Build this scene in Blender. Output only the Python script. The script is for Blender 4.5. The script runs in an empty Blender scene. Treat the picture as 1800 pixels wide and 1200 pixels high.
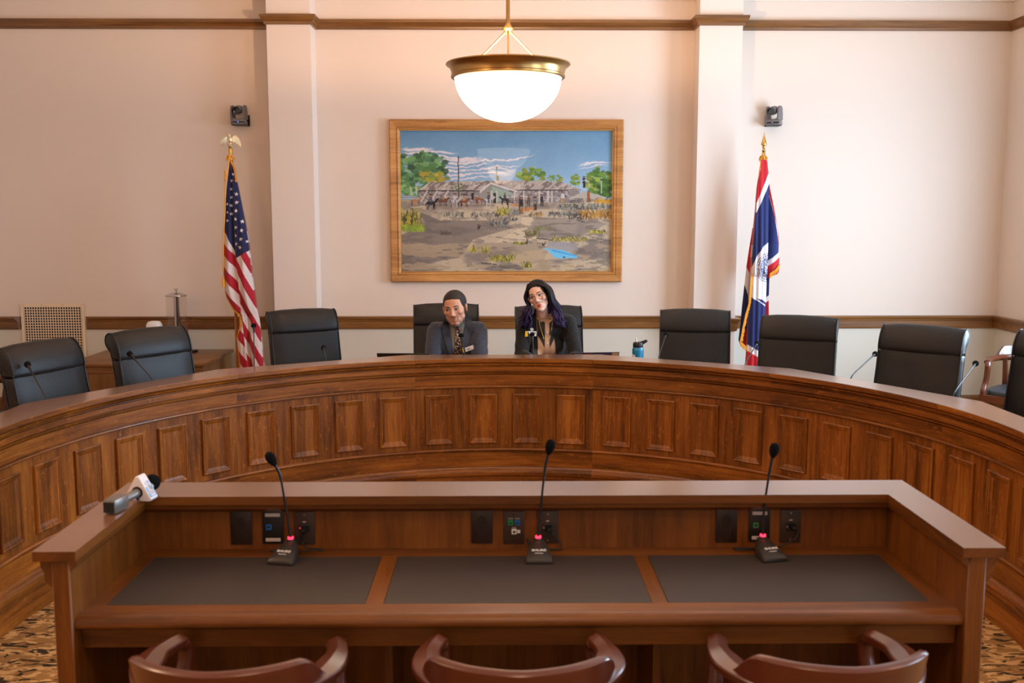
WIN_E, LAMP_E, ROOM_E, EXPO = 218, 135, 42, 0.36
import bpy, bmesh, math, random
import numpy as np
from mathutils import Vector, Matrix, Euler
from mathutils.bvhtree import BVHTree
random.seed(11); np.random.seed(11)
SC = bpy.context.scene; COL = SC.collection
PI = math.pi
R = math.radians
# ------------------------------------------------------------------ helpers
def lin(c):
    return tuple((x/12.92 if x <= .04045 else ((x+.055)/1.055)**2.4) for x in c)
def rgb(r, g, b):
    return lin((r/255, g/255, b/255))
def link(o, parent=None):
    COL.objects.link(o)
    if parent is not None: o.parent = parent
    return o
def tag(o, label=None, cat=None, group=None, kind=None):
    if label: o['label'] = label
    if cat: o['category'] = cat
    if group: o['group'] = group
    if kind: o['kind'] = kind
    return o
def thing(name, label, cat, loc=(0, 0, 0), rz=0, group=None):
    o = bpy.data.objects.new(name, None); o.empty_display_size = .1
    COL.objects.link(o); o.location = loc; o.rotation_euler = (0, 0, rz)
    return tag(o, label, cat, group)
def copy_tree(o, parent=None):
    c = o.copy(); COL.objects.link(c)
    if parent is not None: c.parent = parent
    for ch in list(o.children): copy_tree(ch, c)
    return c
# ---- bmesh primitives (all add into bm)
def box(bm, x0, x1, y0, y1, z0, z1, bev=0, seg=1, M=None):
    r = bmesh.ops.create_cube(bm, size=1)
    vs = r['verts']
    for v in vs:
        v.co = Vector(((x0+x1)/2+v.co.x*(x1-x0), (y0+y1)/2+v.co.y*(y1-y0), (z0+z1)/2+v.co.z*(z1-z0)))
    if bev > 0:
        es = list({e for v in vs for e in v.link_edges})
        r2 = bmesh.ops.bevel(bm, geom=es, offset=bev, segments=seg, affect='EDGES', profile=.5, clamp_overlap=True)
        vs = list({v for f in r2['faces'] for v in f.verts} | {v for v in vs if v.is_valid})
    if M is not None:
        for v in vs: v.co = M @ v.co
    return vs
def loft(bm, rings, closed=True, cap=True, M=None):
    """rings: list of lists of points (same count)."""
    vr = []
    for ring in rings:
        vr.append([bm.verts.new((M @ Vector(p)) if M is not None else Vector(p)) for p in ring])
    n = len(vr[0])
    for a, b in zip(vr[:-1], vr[1:]):
        for i in range(n if closed else n-1):
            j = (i+1) % n
            try: bm.faces.new((a[i], a[j], b[j], b[i]))
            except ValueError: pass
    if cap and closed:
        try:
            bm.faces.new(list(reversed(vr[0]))); bm.faces.new(vr[-1])
        except ValueError: pass
    return vr
def lathe(bm, prof, n=32, M=None, cap=False):
    rings = []
    for (r, z) in prof:
        rings.append([(r*math.cos(2*PI*i/n), r*math.sin(2*PI*i/n), z) for i in range(n)])
    return loft(bm, rings, True, cap, M)
def tube(bm, pts, rad, n=8, cap=True, flat=None):
    pts = [Vector(p) for p in pts]; m = len(pts)
    if not hasattr(rad, '__len__'): rad = [rad]*m
    rings = []; up = Vector((0, 0, 1)); prev = None
    for i, p in enumerate(pts):
        t = (pts[min(i+1, m-1)]-pts[max(i-1, 0)]).normalized()
        if prev is None:
            a = up if abs(t.z) < .9 else Vector((1, 0, 0))
            u = t.cross(a).normalized()
        else:
            u = (prev - t*prev.dot(t)).normalized()
        prev = u; w = t.cross(u)
        f = 1 if flat is None else flat
        rings.append([p+u*rad[i]*math.cos(2*PI*k/n)+w*rad[i]*f*math.sin(2*PI*k/n) for k in range(n)])
    return loft(bm, rings, True, cap)
def ell(bm, c, r, M=None, u=20, v=14):
    rr = bmesh.ops.create_uvsphere(bm, u_segments=u, v_segments=v, radius=1)
    for x in rr['verts']:
        p = Vector((x.co.x*r[0], x.co.y*r[1], x.co.z*r[2]))
        if M is not None: p = M @ p
        x.co = p + Vector(c)
    return rr['verts']
def capsule(bm, p0, r0, p1, r1, n=16, flat=(1, 1, 1)):
    p0 = Vector(p0); p1 = Vector(p1); d = p1-p0; L = d.length
    q = d.to_track_quat('Z', 'Y').to_matrix()
    rings = []
    K = 5
    for k in range(K+1):
        a = -PI/2+PI/2*k/K
        rings.append((r0*math.cos(a), r0*math.sin(a)))
    for k in range(K+1):
        a = PI/2*k/K
        rings.append((r1*math.cos(a), L+r1*math.sin(a)))
    rr = []
    for (r, z) in rings:
        r = max(r, 1e-4)
        rr.append([p0+q @ Vector((r*math.cos(2*PI*i/n)*flat[0], r*math.sin(2*PI*i/n)*flat[1], z)) for i in range(n)])
    return loft(bm, rr)
def prism(bm, poly, z0, z1, M=None, axis='z'):
    """extrude 2D poly. axis z: (x,y); axis y: (x,z) between y=z0..z1; axis x: (y,z)"""
    def P(p, t):
        if axis == 'z': return (p[0], p[1], t)
        if axis == 'y': return (p[0], t, p[1])
        return (t, p[0], p[1])
    return loft(bm, [[P(p, z0) for p in poly], [P(p, z1) for p in poly]], True, True, M)
# dais frame
DX, DY = .03, 4.26
def pol(r, a, z):
    return (DX+r*math.sin(a), DY+r*math.cos(a), z)
def arc_sweep(bm, prof, a0, a1, n, cap=True):
    rings = []
    for i in range(n+1):
        a = a0+(a1-a0)*i/n
        rings.append([pol(r, a, z) for (r, z) in prof])
    return loft(bm, rings, True, cap)
def finalize(name, bm, m, parent=None, grain=None, smooth=None, loc=None, rot=None, uvrand=True):
    bmesh.ops.recalc_face_normals(bm, faces=bm.faces[:])
    uvl = bm.loops.layers.uv.new('UVMap')
    ou, ov = (random.random()*37, random.random()*23) if uvrand else (0, 0)
    if grain is not None:
        if grain in ('arc', 'arcz'):
            for f in bm.faces:
                for l in f.loops:
                    p = l.vert.co; dx, dy = p.x-DX, p.y-DY
                    a = math.atan2(dx, dy); r = math.hypot(dx, dy)
                    if grain == 'arc': l[uvl].uv = (a*2.3+ou, p.z+r+ov)
                    else: l[uvl].uv = (p.z+ou, a*2.3+ov+r)
        else:
            g = {'x': Vector((1, 0, 0)), 'y': Vector((0, 1, 0)), 'z': Vector((0, 0, 1))}[grain] if isinstance(grain, str) else Vector(grain).normalized()
            for f in bm.faces:
                nrm = f.normal; b = nrm.cross(g)
                if b.length < .3:
                    t = nrm.orthogonal().normalized(); b = nrm.cross(t)
                    for l in f.loops: l[uvl].uv = (l.vert.co.dot(t)*.6+ou, l.vert.co.dot(b)+ov)
                else:
                    b.normalize()
                    for l in f.loops: l[uvl].uv = (l.vert.co.dot(g)+ou, l.vert.co.dot(b)+ov)
    me = bpy.data.meshes.new(name); bm.to_mesh(me); bm.free()
    if isinstance(m, (list, tuple)):
        for x in m: me.materials.append(x)
    else: me.materials.append(m)
    if smooth is not None:
        me.polygons.foreach_set('use_smooth', [True]*len(me.polygons))
        try: me.set_sharp_from_angle(angle=R(smooth))
        except Exception: pass
    o = bpy.data.objects.new(name, me)
    if loc is not None: o.location = loc
    if rot is not None: o.rotation_euler = rot
    return link(o, parent)
def top_split(o, m2):
    o.data.materials.append(m2)
    for p in o.data.polygons: p.material_index = 0 if p.normal.z > .9 else 1
    return o
def quick(name, fn, m, parent=None, grain=None, smooth=None, **k):
    bm = bmesh.new(); fn(bm); return finalize(name, bm, m, parent, grain, smooth, **k)
def from_arrays(name, verts, faces, m, parent=None, colors=None, smooth=True):
    me = bpy.data.meshes.new(name); me.from_pydata([tuple(v) for v in verts], [], [tuple(f) for f in faces])
    me.materials.append(m)
    if colors is not None:
        ca = me.color_attributes.new('Col', 'FLOAT_COLOR', 'POINT')
        a = np.ones((len(verts), 4), dtype=np.float32)
        c = np.clip(np.asarray(colors, dtype=np.float64), 0, 1)
        a[:, :3] = np.where(c <= .04045, c/12.92, ((c+.055)/1.055)**2.4)
        ca.data.foreach_set('color', a.ravel())
    if smooth: me.polygons.foreach_set('use_smooth', [True]*len(me.polygons))
    me.update()
    o = bpy.data.objects.new(name, me)
    return link(o, parent)
def voxel(name, bm, vox, smooth_it, m, parent=None, keep=False):
    """fuse overlapping closed shapes into ONE continuous surface."""
    me = bpy.data.meshes.new(name+'_raw'); bm.to_mesh(me); bm.free()
    o = bpy.data.objects.new(name+'_raw', me); COL.objects.link(o)
    md = o.modifiers.new('r', 'REMESH'); md.mode = 'VOXEL'; md.voxel_size = vox; md.adaptivity = 0
    if smooth_it:
        s = o.modifiers.new('s', 'SMOOTH'); s.factor = .5; s.iterations = smooth_it
    dg = bpy.context.evaluated_depsgraph_get()
    me2 = bpy.data.meshes.new_from_object(o.evaluated_get(dg)); me2.name = name
    bpy.data.objects.remove(o); bpy.data.meshes.remove(me)
    me2.materials.clear(); me2.materials.append(m)
    me2.polygons.foreach_set('use_smooth', [True]*len(me2.polygons))
    o2 = bpy.data.objects.new(name, me2)
    return link(o2, parent)
def paint(o, fn):
    me = o.data; n = len(me.vertices)
    co = np.empty(n*3); me.vertices.foreach_get('co', co); co = co.reshape(-1, 3)
    c = np.clip(fn(co), 0, 1)
    ca = me.color_attributes.new('Col', 'FLOAT_COLOR', 'POINT')
    a = np.ones((n, 4), dtype=np.float32)
    a[:, :3] = np.where(c <= .04045, c/12.92, ((c+.055)/1.055)**2.4)
    ca.data.foreach_set('color', a.ravel())
def text(name, s, size, M, m, parent=None, depth=.0004, align='CENTER', sx=1, bold=0):
    cu = bpy.data.curves.new(name+'_c', 'FONT'); cu.body = s; cu.size = size; cu.align_x = align; cu.align_y = 'CENTER'
    cu.extrude = depth; cu.resolution_u = 2; cu.offset = bold
    o = bpy.data.objects.new(name+'_c', cu); COL.objects.link(o)
    dg = bpy.context.evaluated_depsgraph_get(); dg.update()
    me = bpy.data.meshes.new_from_object(o.evaluated_get(dg)); me.name = name
    bpy.data.objects.remove(o); bpy.data.curves.remove(cu)
    me.transform(M @ Matrix.Diagonal((sx, 1, 1, 1)))
    me.materials.clear(); me.materials.append(m)
    return link(bpy.data.objects.new(name, me), parent)
# ------------------------------------------------------------------ materials
class NT:
    def __init__(s, name):
        s.m = bpy.data.materials.new(name); s.m.use_nodes = True
        s.t = s.m.node_tree; s.b = s.t.nodes['Principled BSDF']
    def n(s, ty, **k):
        x = s.t.nodes.new(ty)
        for a, b in k.items(): setattr(x, a, b)
        return x
    def l(s, a, b): s.t.links.new(a, b)
def mat(name, col, rough=.5, metal=0, spec=.5, coat=0, bump=None, coatr=.1, sheen=0, emit=None, es=0, trans=0, ior=1.5):
    N = NT(name); b = N.b
    b.inputs['Base Color'].default_value = (*col, 1); b.inputs['Roughness'].default_value = rough
    b.inputs['Metallic'].default_value = metal; b.inputs['Specular IOR Level'].default_value = spec
    b.inputs['Coat Weight'].default_value = coat; b.inputs['Coat Roughness'].default_value = coatr
    b.inputs['IOR'].default_value = ior; b.inputs['Transmission Weight'].default_value = trans
    if sheen: b.inputs['Sheen Weight'].default_value = sheen
    if emit: b.inputs['Emission Color'].default_value = (*emit, 1); b.inputs['Emission Strength'].default_value = es
    if bump:
        tc = N.n('ShaderNodeTexCoord'); no = N.n('ShaderNodeTexNoise'); no.inputs['Scale'].default_value = bump[0]; no.inputs['Detail'].default_value = 4
        bp = N.n('ShaderNodeBump'); bp.inputs['Strength'].default_value = bump[1]; bp.inputs['Distance'].default_value = .01
        N.l(tc.outputs['Object'], no.inputs['Vector']); N.l(no.outputs['Fac'], bp.inputs['Height']); N.l(bp.outputs['Normal'], b.inputs['Normal'])
    return N.m
def colmat(name, rough=.8, coat=0, sheen=0, bump=0, coatr=.03, spec=.3):
    N = NT(name); a = N.n('ShaderNodeAttribute', attribute_name='Col')
    N.l(a.outputs['Color'], N.b.inputs['Base Color']); N.b.inputs['Roughness'].default_value = rough
    N.b.inputs['Coat Weight'].default_value = coat; N.b.inputs['Coat Roughness'].default_value = coatr
    N.b.inputs['Specular IOR Level'].default_value = spec
    if sheen: N.b.inputs['Sheen Weight'].default_value = sheen
    if bump:
        tc = N.n('ShaderNodeTexCoord'); no = N.n('ShaderNodeTexNoise'); no.inputs['Scale'].default_value = bump
        bp = N.n('ShaderNodeBump'); bp.inputs['Strength'].default_value = .3; bp.inputs['Distance'].default_value = .004
        N.l(tc.outputs['Object'], no.inputs['Vector']); N.l(no.outputs['Fac'], bp.inputs['Height']); N.l(bp.outputs['Normal'], N.b.inputs['Normal'])
    return N.m
def wood(name, dark, mid, light, rough=.34, fleck=.5, gs=22, coat=.25, contrast=1., spec=.5):
    N = NT(name)
    uv = N.n('ShaderNodeUVMap', uv_map='UVMap')
    oi = N.n('ShaderNodeObjectInfo')
    def noise_(sx, sy, det, dist=0, seed=0, rough_=.55):
        mp = N.n('ShaderNodeMapping'); mp.inputs['Scale'].default_value = (sx, sy, 1); mp.inputs['Location'].default_value = (seed, seed*1.7, seed)
        no = N.n('ShaderNodeTexNoise'); no.inputs['Scale'].default_value = 1; no.inputs['Detail'].default_value = det
        no.inputs['Distortion'].default_value = dist; no.inputs['Roughness'].default_value = rough_
        N.l(uv.outputs['UV'], mp.inputs['Vector']); N.l(mp.outputs['Vector'], no.inputs['Vector'])
        return no.outputs['Fac']
    broad = noise_(.9, 7, 2, .4, 3); mid_ = noise_(2.4, gs*2, 5, .6, 9); fine = noise_(9, 210, 3, .2, 5, .7); fl = noise_(22, 60, 2, 1.2, 2)
    def m(op, a, b, c=None):
        x = N.n('ShaderNodeMath', operation=op)
        for i, q in enumerate((a, b, c)):
            if q is None: continue
            if hasattr(q, 'links'): N.l(q, x.inputs[i])
            else: x.inputs[i].default_value = q
        return x.outputs[0]
    s = m('ADD', m('MULTIPLY', broad, .45), m('ADD', m('MULTIPLY', mid_, .35), m('MULTIPLY', fine, .28)))
    s = m('ADD', m('MULTIPLY', m('SUBTRACT', s, .54), 1.9*contrast), .5)
    ramp = N.n('ShaderNodeValToRGB'); e = ramp.color_ramp.elements
    e[0].position = .12; e[0].color = (*dark, 1); e[1].position = .9; e[1].color = (*light, 1)
    x = e.new(.5); x.color = (*mid, 1)
    N.l(s, ramp.inputs['Fac'])
    flm = N.n('ShaderNodeMapRange'); flm.inputs['From Min'].default_value = .60; flm.inputs['From Max'].default_value = .72
    flm.inputs['To Max'].default_value = fleck
    N.l(fl, flm.inputs['Value'])
    mx = N.n('ShaderNodeMix', data_type='RGBA', blend_type='MIX'); N.l(flm.outputs[0], mx.inputs['Factor'])
    N.l(ramp.outputs['Color'], mx.inputs[6]); mx.inputs[7].default_value = (*[min(1, c*1.25) for c in light], 1)
    hv = N.n('ShaderNodeHueSaturation'); N.l(mx.outputs[2], hv.inputs['Color'])
    mr = N.n('ShaderNodeMapRange'); mr.inputs['To Min'].default_value = .82; mr.inputs['To Max'].default_value = 1.18
    N.l(oi.outputs['Random'], mr.inputs['Value']); N.l(mr.outputs[0], hv.inputs['Value'])
    N.l(hv.outputs['Color'], N.b.inputs['Base Color'])
    N.b.inputs['Roughness'].default_value = rough; N.b.inputs['Coat Weight'].default_value = coat; N.b.inputs['Coat Roughness'].default_value = .2
    N.b.inputs['Specular IOR Level'].default_value = spec
    bp = N.n('ShaderNodeBump'); bp.inputs['Strength'].default_value = .12; bp.inputs['Distance'].default_value = .002
    N.l(fine, bp.inputs['Height']); N.l(bp.outputs['Normal'], N.b.inputs['Normal'])
    return N.m
OAK = wood('quarter_sawn_oak', rgb(62, 30, 4), rgb(128, 71, 17), rgb(170, 106, 38), .38, .5, coat=.12, contrast=1.35, spec=.4)
OAKD = wood('desk_oak', rgb(62, 31, 7), rgb(110, 62, 18), rgb(138, 84, 30), .38, .12, 16, coat=.15, contrast=1., spec=.4)
LEDGE = wood('ledge_oak', rgb(106, 66, 42), rgb(126, 84, 58), rgb(142, 100, 74), .26, .06, 14, .8, .5, spec=.6)
TRIM = wood('trim_oak', rgb(78, 46, 16), rgb(120, 78, 36), rgb(150, 102, 52), .4, .2, 20, .15)
MAHOG = wood('mahogany', rgb(58, 22, 8), rgb(88, 38, 18), rgb(106, 50, 26), .3, 0, 12, .45, .5)
def wall_mat(name, up, lo=None, zc=.86):
    N = NT(name); tc = N.n('ShaderNodeTexCoord')
    no = N.n('ShaderNodeTexNoise'); no.inputs['Scale'].default_value = 160; no.inputs['Detail'].default_value = 3
    bp = N.n('ShaderNodeBump'); bp.inputs['Strength'].default_value = .12; bp.inputs['Distance'].default_value = .003
    N.l(tc.outputs['Object'], no.inputs['Vector']); N.l(no.outputs['Fac'], bp.inputs['Height']); N.l(bp.outputs['Normal'], N.b.inputs['Normal'])
    N.b.inputs['Roughness'].default_value = .75; N.b.inputs['Specular IOR Level'].default_value = .25
    if lo is None: N.b.inputs['Base Color'].default_value = (*up, 1)
    else:
        sp = N.n('ShaderNodeSeparateXYZ'); N.l(tc.outputs['Object'], sp.inputs[0])
        g = N.n('ShaderNodeMath', operation='GREATER_THAN'); N.l(sp.outputs['Z'], g.inputs[0]); g.inputs[1].default_value = zc
        mx = N.n('ShaderNodeMix', data_type='RGBA'); N.l(g.outputs[0], mx.inputs['Factor'])
        mx.inputs[6].default_value = (*lo, 1); mx.inputs[7].default_value = (*up, 1)
        N.l(mx.outputs[2], N.b.inputs['Base Color'])
    return N.m
WALL = wall_mat('cream_wall_paint', rgb(225, 208, 195), rgb(208, 202, 190))
PILM = wall_mat('cream_pilaster_paint', rgb(228, 214, 204))
CEIL = wall_mat('ceiling_paint', rgb(236, 226, 214))
def carpet():
    N = NT('leafy_carpet'); tc = N.n('ShaderNodeTexCoord')
    def nz(sx, sy, loc, det=2, dist=.8):
        mp = N.n('ShaderNodeMapping'); mp.inputs['Scale'].default_value = (sx, sy, 1); mp.inputs['Location'].default_value = loc
        no = N.n('ShaderNodeTexNoise'); no.inputs['Scale'].default_value = 1; no.inputs['Detail'].default_value = det; no.inputs['Distortion'].default_value = dist
        N.l(tc.outputs['Object'], mp.inputs['Vector']); N.l(mp.outputs['Vector'], no.inputs['Vector']); return no.outputs['Fac']
    def band(v, a, b):
        r = N.n('ShaderNodeMapRange'); r.inputs['From Min'].default_value = a; r.inputs['From Max'].default_value = b; N.l(v, r.inputs['Value']); return r.outputs[0]
    a = band(nz(12, 29, (0, 0, 0)), .565, .59); b = band(nz(13, 32, (5, 3, 0)), .51, .54); c = nz(400, 400, (0, 0, 0), 1, 0)
    m1 = N.n('ShaderNodeMix', data_type='RGBA'); N.l(b, m1.inputs['Factor']); m1.inputs[6].default_value = (*rgb(160, 118, 70), 1); m1.inputs[7].default_value = (*rgb(212, 168, 112), 1)
    m2 = N.n('ShaderNodeMix', data_type='RGBA'); N.l(a, m2.inputs['Factor']); N.l(m1.outputs[2], m2.inputs[6]); m2.inputs[7].default_value = (*rgb(66, 54, 38), 1)
    N.l(m2.outputs[2], N.b.inputs['Base Color']); N.b.inputs['Roughness'].default_value = .95; N.b.inputs['Specular IOR Level'].default_value = .1
    bp = N.n('ShaderNodeBump'); bp.inputs['Strength'].default_value = .5; bp.inputs['Distance'].default_value = .004
    N.l(c, bp.inputs['Height']); N.l(bp.outputs['Normal'], N.b.inputs['Normal'])
    return N.m
CARPET = carpet()
LEATHER = mat('black_leather', rgb(23, 20, 20), .45, bump=(110, .12), spec=.34)
PIPING = mat('black_piping', rgb(14, 12, 12), .5)
PADM = mat('writing_leather', rgb(62, 54, 50), .5, bump=(500, .25), spec=.45)
BLK = mat('black_plastic', rgb(22, 21, 21), .45)
BLKG = mat('black_metal', rgb(30, 29, 29), .35, .4)
DKBR = mat('brown_plate', rgb(42, 28, 24), .35)
GRYP = mat('grey_brown_plate', rgb(64, 50, 42), .45, .2)
FOAM = mat('foam_windscreen', rgb(20, 20, 22), .95, bump=(900, .6), spec=.1)
WHITE = mat('white_plastic', rgb(225, 222, 220), .45)
CHROME = mat('chrome', rgb(200, 200, 200), .12, 1)
BRASS = mat('brushed_brass', rgb(176, 140, 86), .3, 1)
GOLDM = mat('gilded_metal', rgb(214, 176, 100), .25, 1)
PALEG = mat('pale_gilded_metal', rgb(232, 216, 176), .28, .85)
GOLDF = mat('gold_fringe', rgb(232, 158, 30), .75, sheen=.3)
REDL = mat('red_light', rgb(255, 30, 40), .4, emit=(1, .02, .05), es=4)
BLUEL = mat('blue_light', rgb(60, 120, 255), .4, emit=(.05, .2, 1), es=2)
GREYM = mat('grey_plastic', rgb(118, 110, 110), .4, .1)
FLAGC = colmat('flag_cloth', .75, sheen=.2, spec=.2)
# ------------------------------------------------------------------ the room
WX0, WX1, WY0, WY1, H = -5.05, 4.78, -3.6, 9.5, 4.2
def struct(name, fn, m, grain=None, label=None, smooth=None):
    o = quick(name, fn, m, None, grain, smooth); o['kind'] = 'structure'
    if label: o['label'] = label
    return o
struct('floor', lambda bm: box(bm, WX0-.1, WX1+.1, WY0-.1, WY1+.1, -.1, 0), CARPET, label='tan carpet with dark leaf pattern')
struct('ceiling', lambda bm: box(bm, WX0-.1, WX1+.1, WY0-.1, WY1+.1, H, H+.1), CEIL)
struct('wall_back', lambda bm: box(bm, WX0, WX1, WY1, WY1+.1, 0, H), WALL, label='cream back wall behind the curved dais')
struct('wall_left', lambda bm: box(bm, WX0-.1, WX0, WY0, WY1+.1, 0, H), WALL)
struct('wall_front', lambda bm: box(bm, WX0, WX1, WY0-.1, WY0, 0, H), WALL)
WINS = [(-1.6, .2), (2.2, 4.0), (5.8, 7.7)]
WZ0, WZ1 = .7, 2.95
def rw(bm):
    ys = [WY0-.1]
    for a, b in WINS: ys += [a, b]
    ys.append(WY1+.1)
    for i in range(0, len(ys), 2): box(bm, WX1, WX1+.2, ys[i], ys[i+1], 0, H)
    for a, b in WINS:
        box(bm, WX1, WX1+.2, a, b, 0, WZ0); box(bm, WX1, WX1+.2, a, b, WZ1, H)
struct('wall_right', rw, WALL)
GLASS = mat('window_glass', (1, 1, 1), .0, trans=1, ior=1.1)
for i, (a, b) in enumerate(WINS):
    def fr(bm):
        for (y0, y1, z0, z1) in ((a, a+.07, WZ0, WZ1), (b-.07, b, WZ0, WZ1), (a, b, WZ0, WZ0+.07), (a, b, WZ1-.07, WZ1), (a, b, 2.0, 2.06), ((a+b)/2-.02, (a+b)/2+.02, WZ0, WZ1)):
            box(bm, WX1+.05, WX1+.11, y0, y1, z0, z1, .004)
    w = struct('window_%d' % (i+1), fr, TRIM, 'z')
    quick('pane', lambda bm: box(bm, WX1+.07, WX1+.08, a+.05, b-.05, WZ0+.05, WZ1-.05), GLASS, w)
# pilasters
PX = [(-2.093, -1.70), (1.815, 2.205)]
PYF = 9.26
for i, (a, b) in enumerate(PX):
    struct('trim_%d' % (i+1), lambda bm: box(bm, a, b, PYF, WY1, 0, H), PILM, label='%s cream pilaster on the back wall' % ('left', 'right')[i])
def wall_path(y_off, skipvent=False):
    """plan polyline following the wall face, offset into the room by y_off"""
    o = y_off
    p = [(WX0, WY1-o)]
    for a, b in PX: p += [(a-o, WY1-o), (a-o, PYF-o), (b+o, PYF-o), (b+o, WY1-o)]
    p += [(WX1-o, WY1-o), (WX1-o, WY0)]
    return p
def rail(bm, prof, seg=None):
    """prof: list of (offset into room, z); mitred along the wall path"""
    paths = [wall_path(max(o, .0005)) for o, z in prof]
    n = len(paths[0])
    rings = [[(paths[k][i][0], paths[k][i][1], prof[k][1]) for k in range(len(prof))] for i in range(n)]
    if seg: rings = seg(rings)
    loft(bm, rings, True, True)
# picture rail 3.58..3.66
PR = [(0, 3.575), (.018, 3.578), (.022, 3.6), (.035, 3.615), (.05, 3.635), (.052, 3.66), (0, 3.662)]
struct('trim_3', lambda bm: rail(bm, PR), TRIM, 'x', label='brown oak picture rail')
# chair rail .797...919, broken by the air vent
CR = [(0, .795), (.014, .797), (.02, .81), (.022, .868), (.03, .872), (.032, .885), (.044, .895), (.05, .915), (0, .920)]
VX0, VX1 = -4.56, -3.945
def cr_right(bm):
    def seg(rings):
        rings = rings[:]
        rings[0] = [(VX1-.012+.0*p[0], p[1], p[2]) for p in rings[0]]
        # bevelled return towards the vent
        rings[0] = [(VX1+(.9*(WY1-p[1])), p[1], p[2]) for p in rings[0]]
        return rings
    rail(bm, CR, seg)
struct('trim_4', cr_right, TRIM, 'x', label='brown oak chair rail')
def cr_left(bm):
    r0 = [(WX0, WY1-o, z) for o, z in CR]; r1 = [(VX0-.9*o, WY1-o, z) for o, z in CR]
    loft(bm, [r0, r1])
struct('trim_5', cr_left, TRIM, 'x', label='short piece of chair rail left of the vent')
# cornice
CO = [(0, 3.84), (.02, 3.842), (.03, 3.86), (.05, 3.9), (.11, 3.98), (.16, 4.05), (.2, 4.08), (.2, 4.199), (0, 4.199)]
struct('trim_6', lambda bm: rail(bm, CO), CEIL, label='cream cornice at the ceiling')
def bb(bm):
    rail(bm, [(0, 0.001), (.02, .001), (.02, .12), (.01, .14), (0, .142)])
struct('baseboard_back', bb, TRIM, 'x')
struct('baseboard_left', lambda bm: box(bm, WX0, WX0+.02, WY0, WY1-.03, .001, .14), TRIM, 'y')
# ------------------------------------------------------------------ curved dais
dais = thing('curved_dais', 'large semicircular oak dais with raised panels and a broad ledge', 'dais', (0, 0, 0))
A0, DA, NS = R(-105), R(30), 7
for k in range(NS):
    a0 = A0+k*DA; a1 = a0+DA; g = R(.02)
    def cap(bm):
        n = 14; top = []; rings = []
        V0 = pol(2.476, a0, 0); V1 = pol(2.476, a1, 0)
        for i in range(n+1):
            t = i/n; a = a0+g+(a1-a0-2*g)*t
            # chord point at this angle
            am = (a0+a1)/2; rc = 2.476*math.cos(DA/2)/math.cos(a-am)
            prof = [(2.219, .936), (2.217, .933), (2.217, .911), (2.221, .906), (rc, .906), (rc, .936)]
            rings.append([pol(r, a, z) for r, z in prof])
        loft(bm, rings)
    top_split(quick('ledge', cap, LEDGE, dais, 'arc', 20), OAK)
    quick('cornice', lambda bm: arc_sweep(bm, [(2.240, .906), (2.240, .902), (2.232, .899), (2.236, .889), (2.246, .882), (2.254, .880), (2.254, .876), (2.236, .874), (2.236, .848), (2.241, .845), (2.252, .843), (2.252, .839), (2.244, .837), (2.247, .830), (2.262, .827), (2.262, .822), (2.32, .822), (2.32, .906)], a0, a1, 14), OAK, dais, 'arc', 30)
    quick('frieze', lambda bm: arc_sweep(bm, [(2.262, .824), (2.252, .820), (2.252, .756), (2.257, .754), (2.257, .751), (2.243, .749), (2.241, .743), (2.244, .737), (2.262, .735), (2.262, .731), (2.32, .731), (2.32, .822)], a0, a1, 14), OAK, dais, 'arc', 30)
    quick('panel_wall', lambda bm: arc_sweep(bm, [(2.26, .731), (2.26, .324), (2.32, .324), (2.32, .731)], a0, a1, 14), OAK, dais, 'arcz', 30)
    quick('base_rail', lambda bm: arc_sweep(bm, [(2.26, .327), (2.243, .325), (2.238, .317), (2.243, .309), (2.252, .306), (2.252, .302), (2.248, .300), (2.25, .204), (2.32, .204), (2.32, .326)], a0, a1, 14), OAK, dais, 'arc', 30)
    quick('base_molding', lambda bm: arc_sweep(bm, [(2.25, .204), (2.243, .2), (2.238, .196), (2.232, .19), (2.222, .186), (2.215, .175), (2.213, .163), (2.217, .150), (2.228, .142), (2.238, .139), (2.32, .139), (2.32, .204)], a0, a1, 14), OAK, dais, 'arc', 30)
    quick('plinth', lambda bm: arc_sweep(bm, [(2.24, .14), (2.24, .001), (2.32, .001), (2.32, .14)], a0, a1, 14), OAK, dais, 'arc', 30)
    quick('work_surface', lambda bm: arc_sweep(bm, [(2.32, .71), (2.32, .74), (3.03, .74), (3.04, .73), (3.04, .715), (3.03, .71)], a0+.001, a1-.001, 14), LEDGE, dais, 'arc', 30)
    quick('upstand', lambda bm: arc_sweep(bm, [(2.32, .74), (2.32, .906), (2.36, .906), (2.36, .74)], a0, a1, 14), OAK, dais, 'arc', 30)
    # four raised panels per segment
    for j in range(4):
        b0 = a0+R(1.65)+j*R(7.42); wdt = .186
        am = b0+R(4.72)/2
        c = Vector(pol(2.2595, am, (.36+.692)/2)); hh = (.692-.36)/2; hw = wdt/2
        # local axes: u tangential, w up, d toward the circle centre
        u = Vector((math.cos(am), -math.sin(am), 0)); d = Vector((-math.sin(am), -math.cos(am), 0)); w = Vector((0, 0, 1))
        def pan(bm):
            ring = [(0, -.004), (0, .012), (.003, .015), (.008, .0155), (.011, .013), (.0125, .011), (.02, .0095), (.0215, .0075), (.034, .002), (.0355, .001)]
            rr = []
            for ins, dep in ring:
                rr.append([c+u*x*(hw-ins)+w*z*(hh-ins)+d*dep for x, z in ((-1, -1), (1, -1), (1, 1), (-1, 1))])
            loft(bm, rr)
        quick('raised_panel', pan, OAK, dais, 'z')
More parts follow.
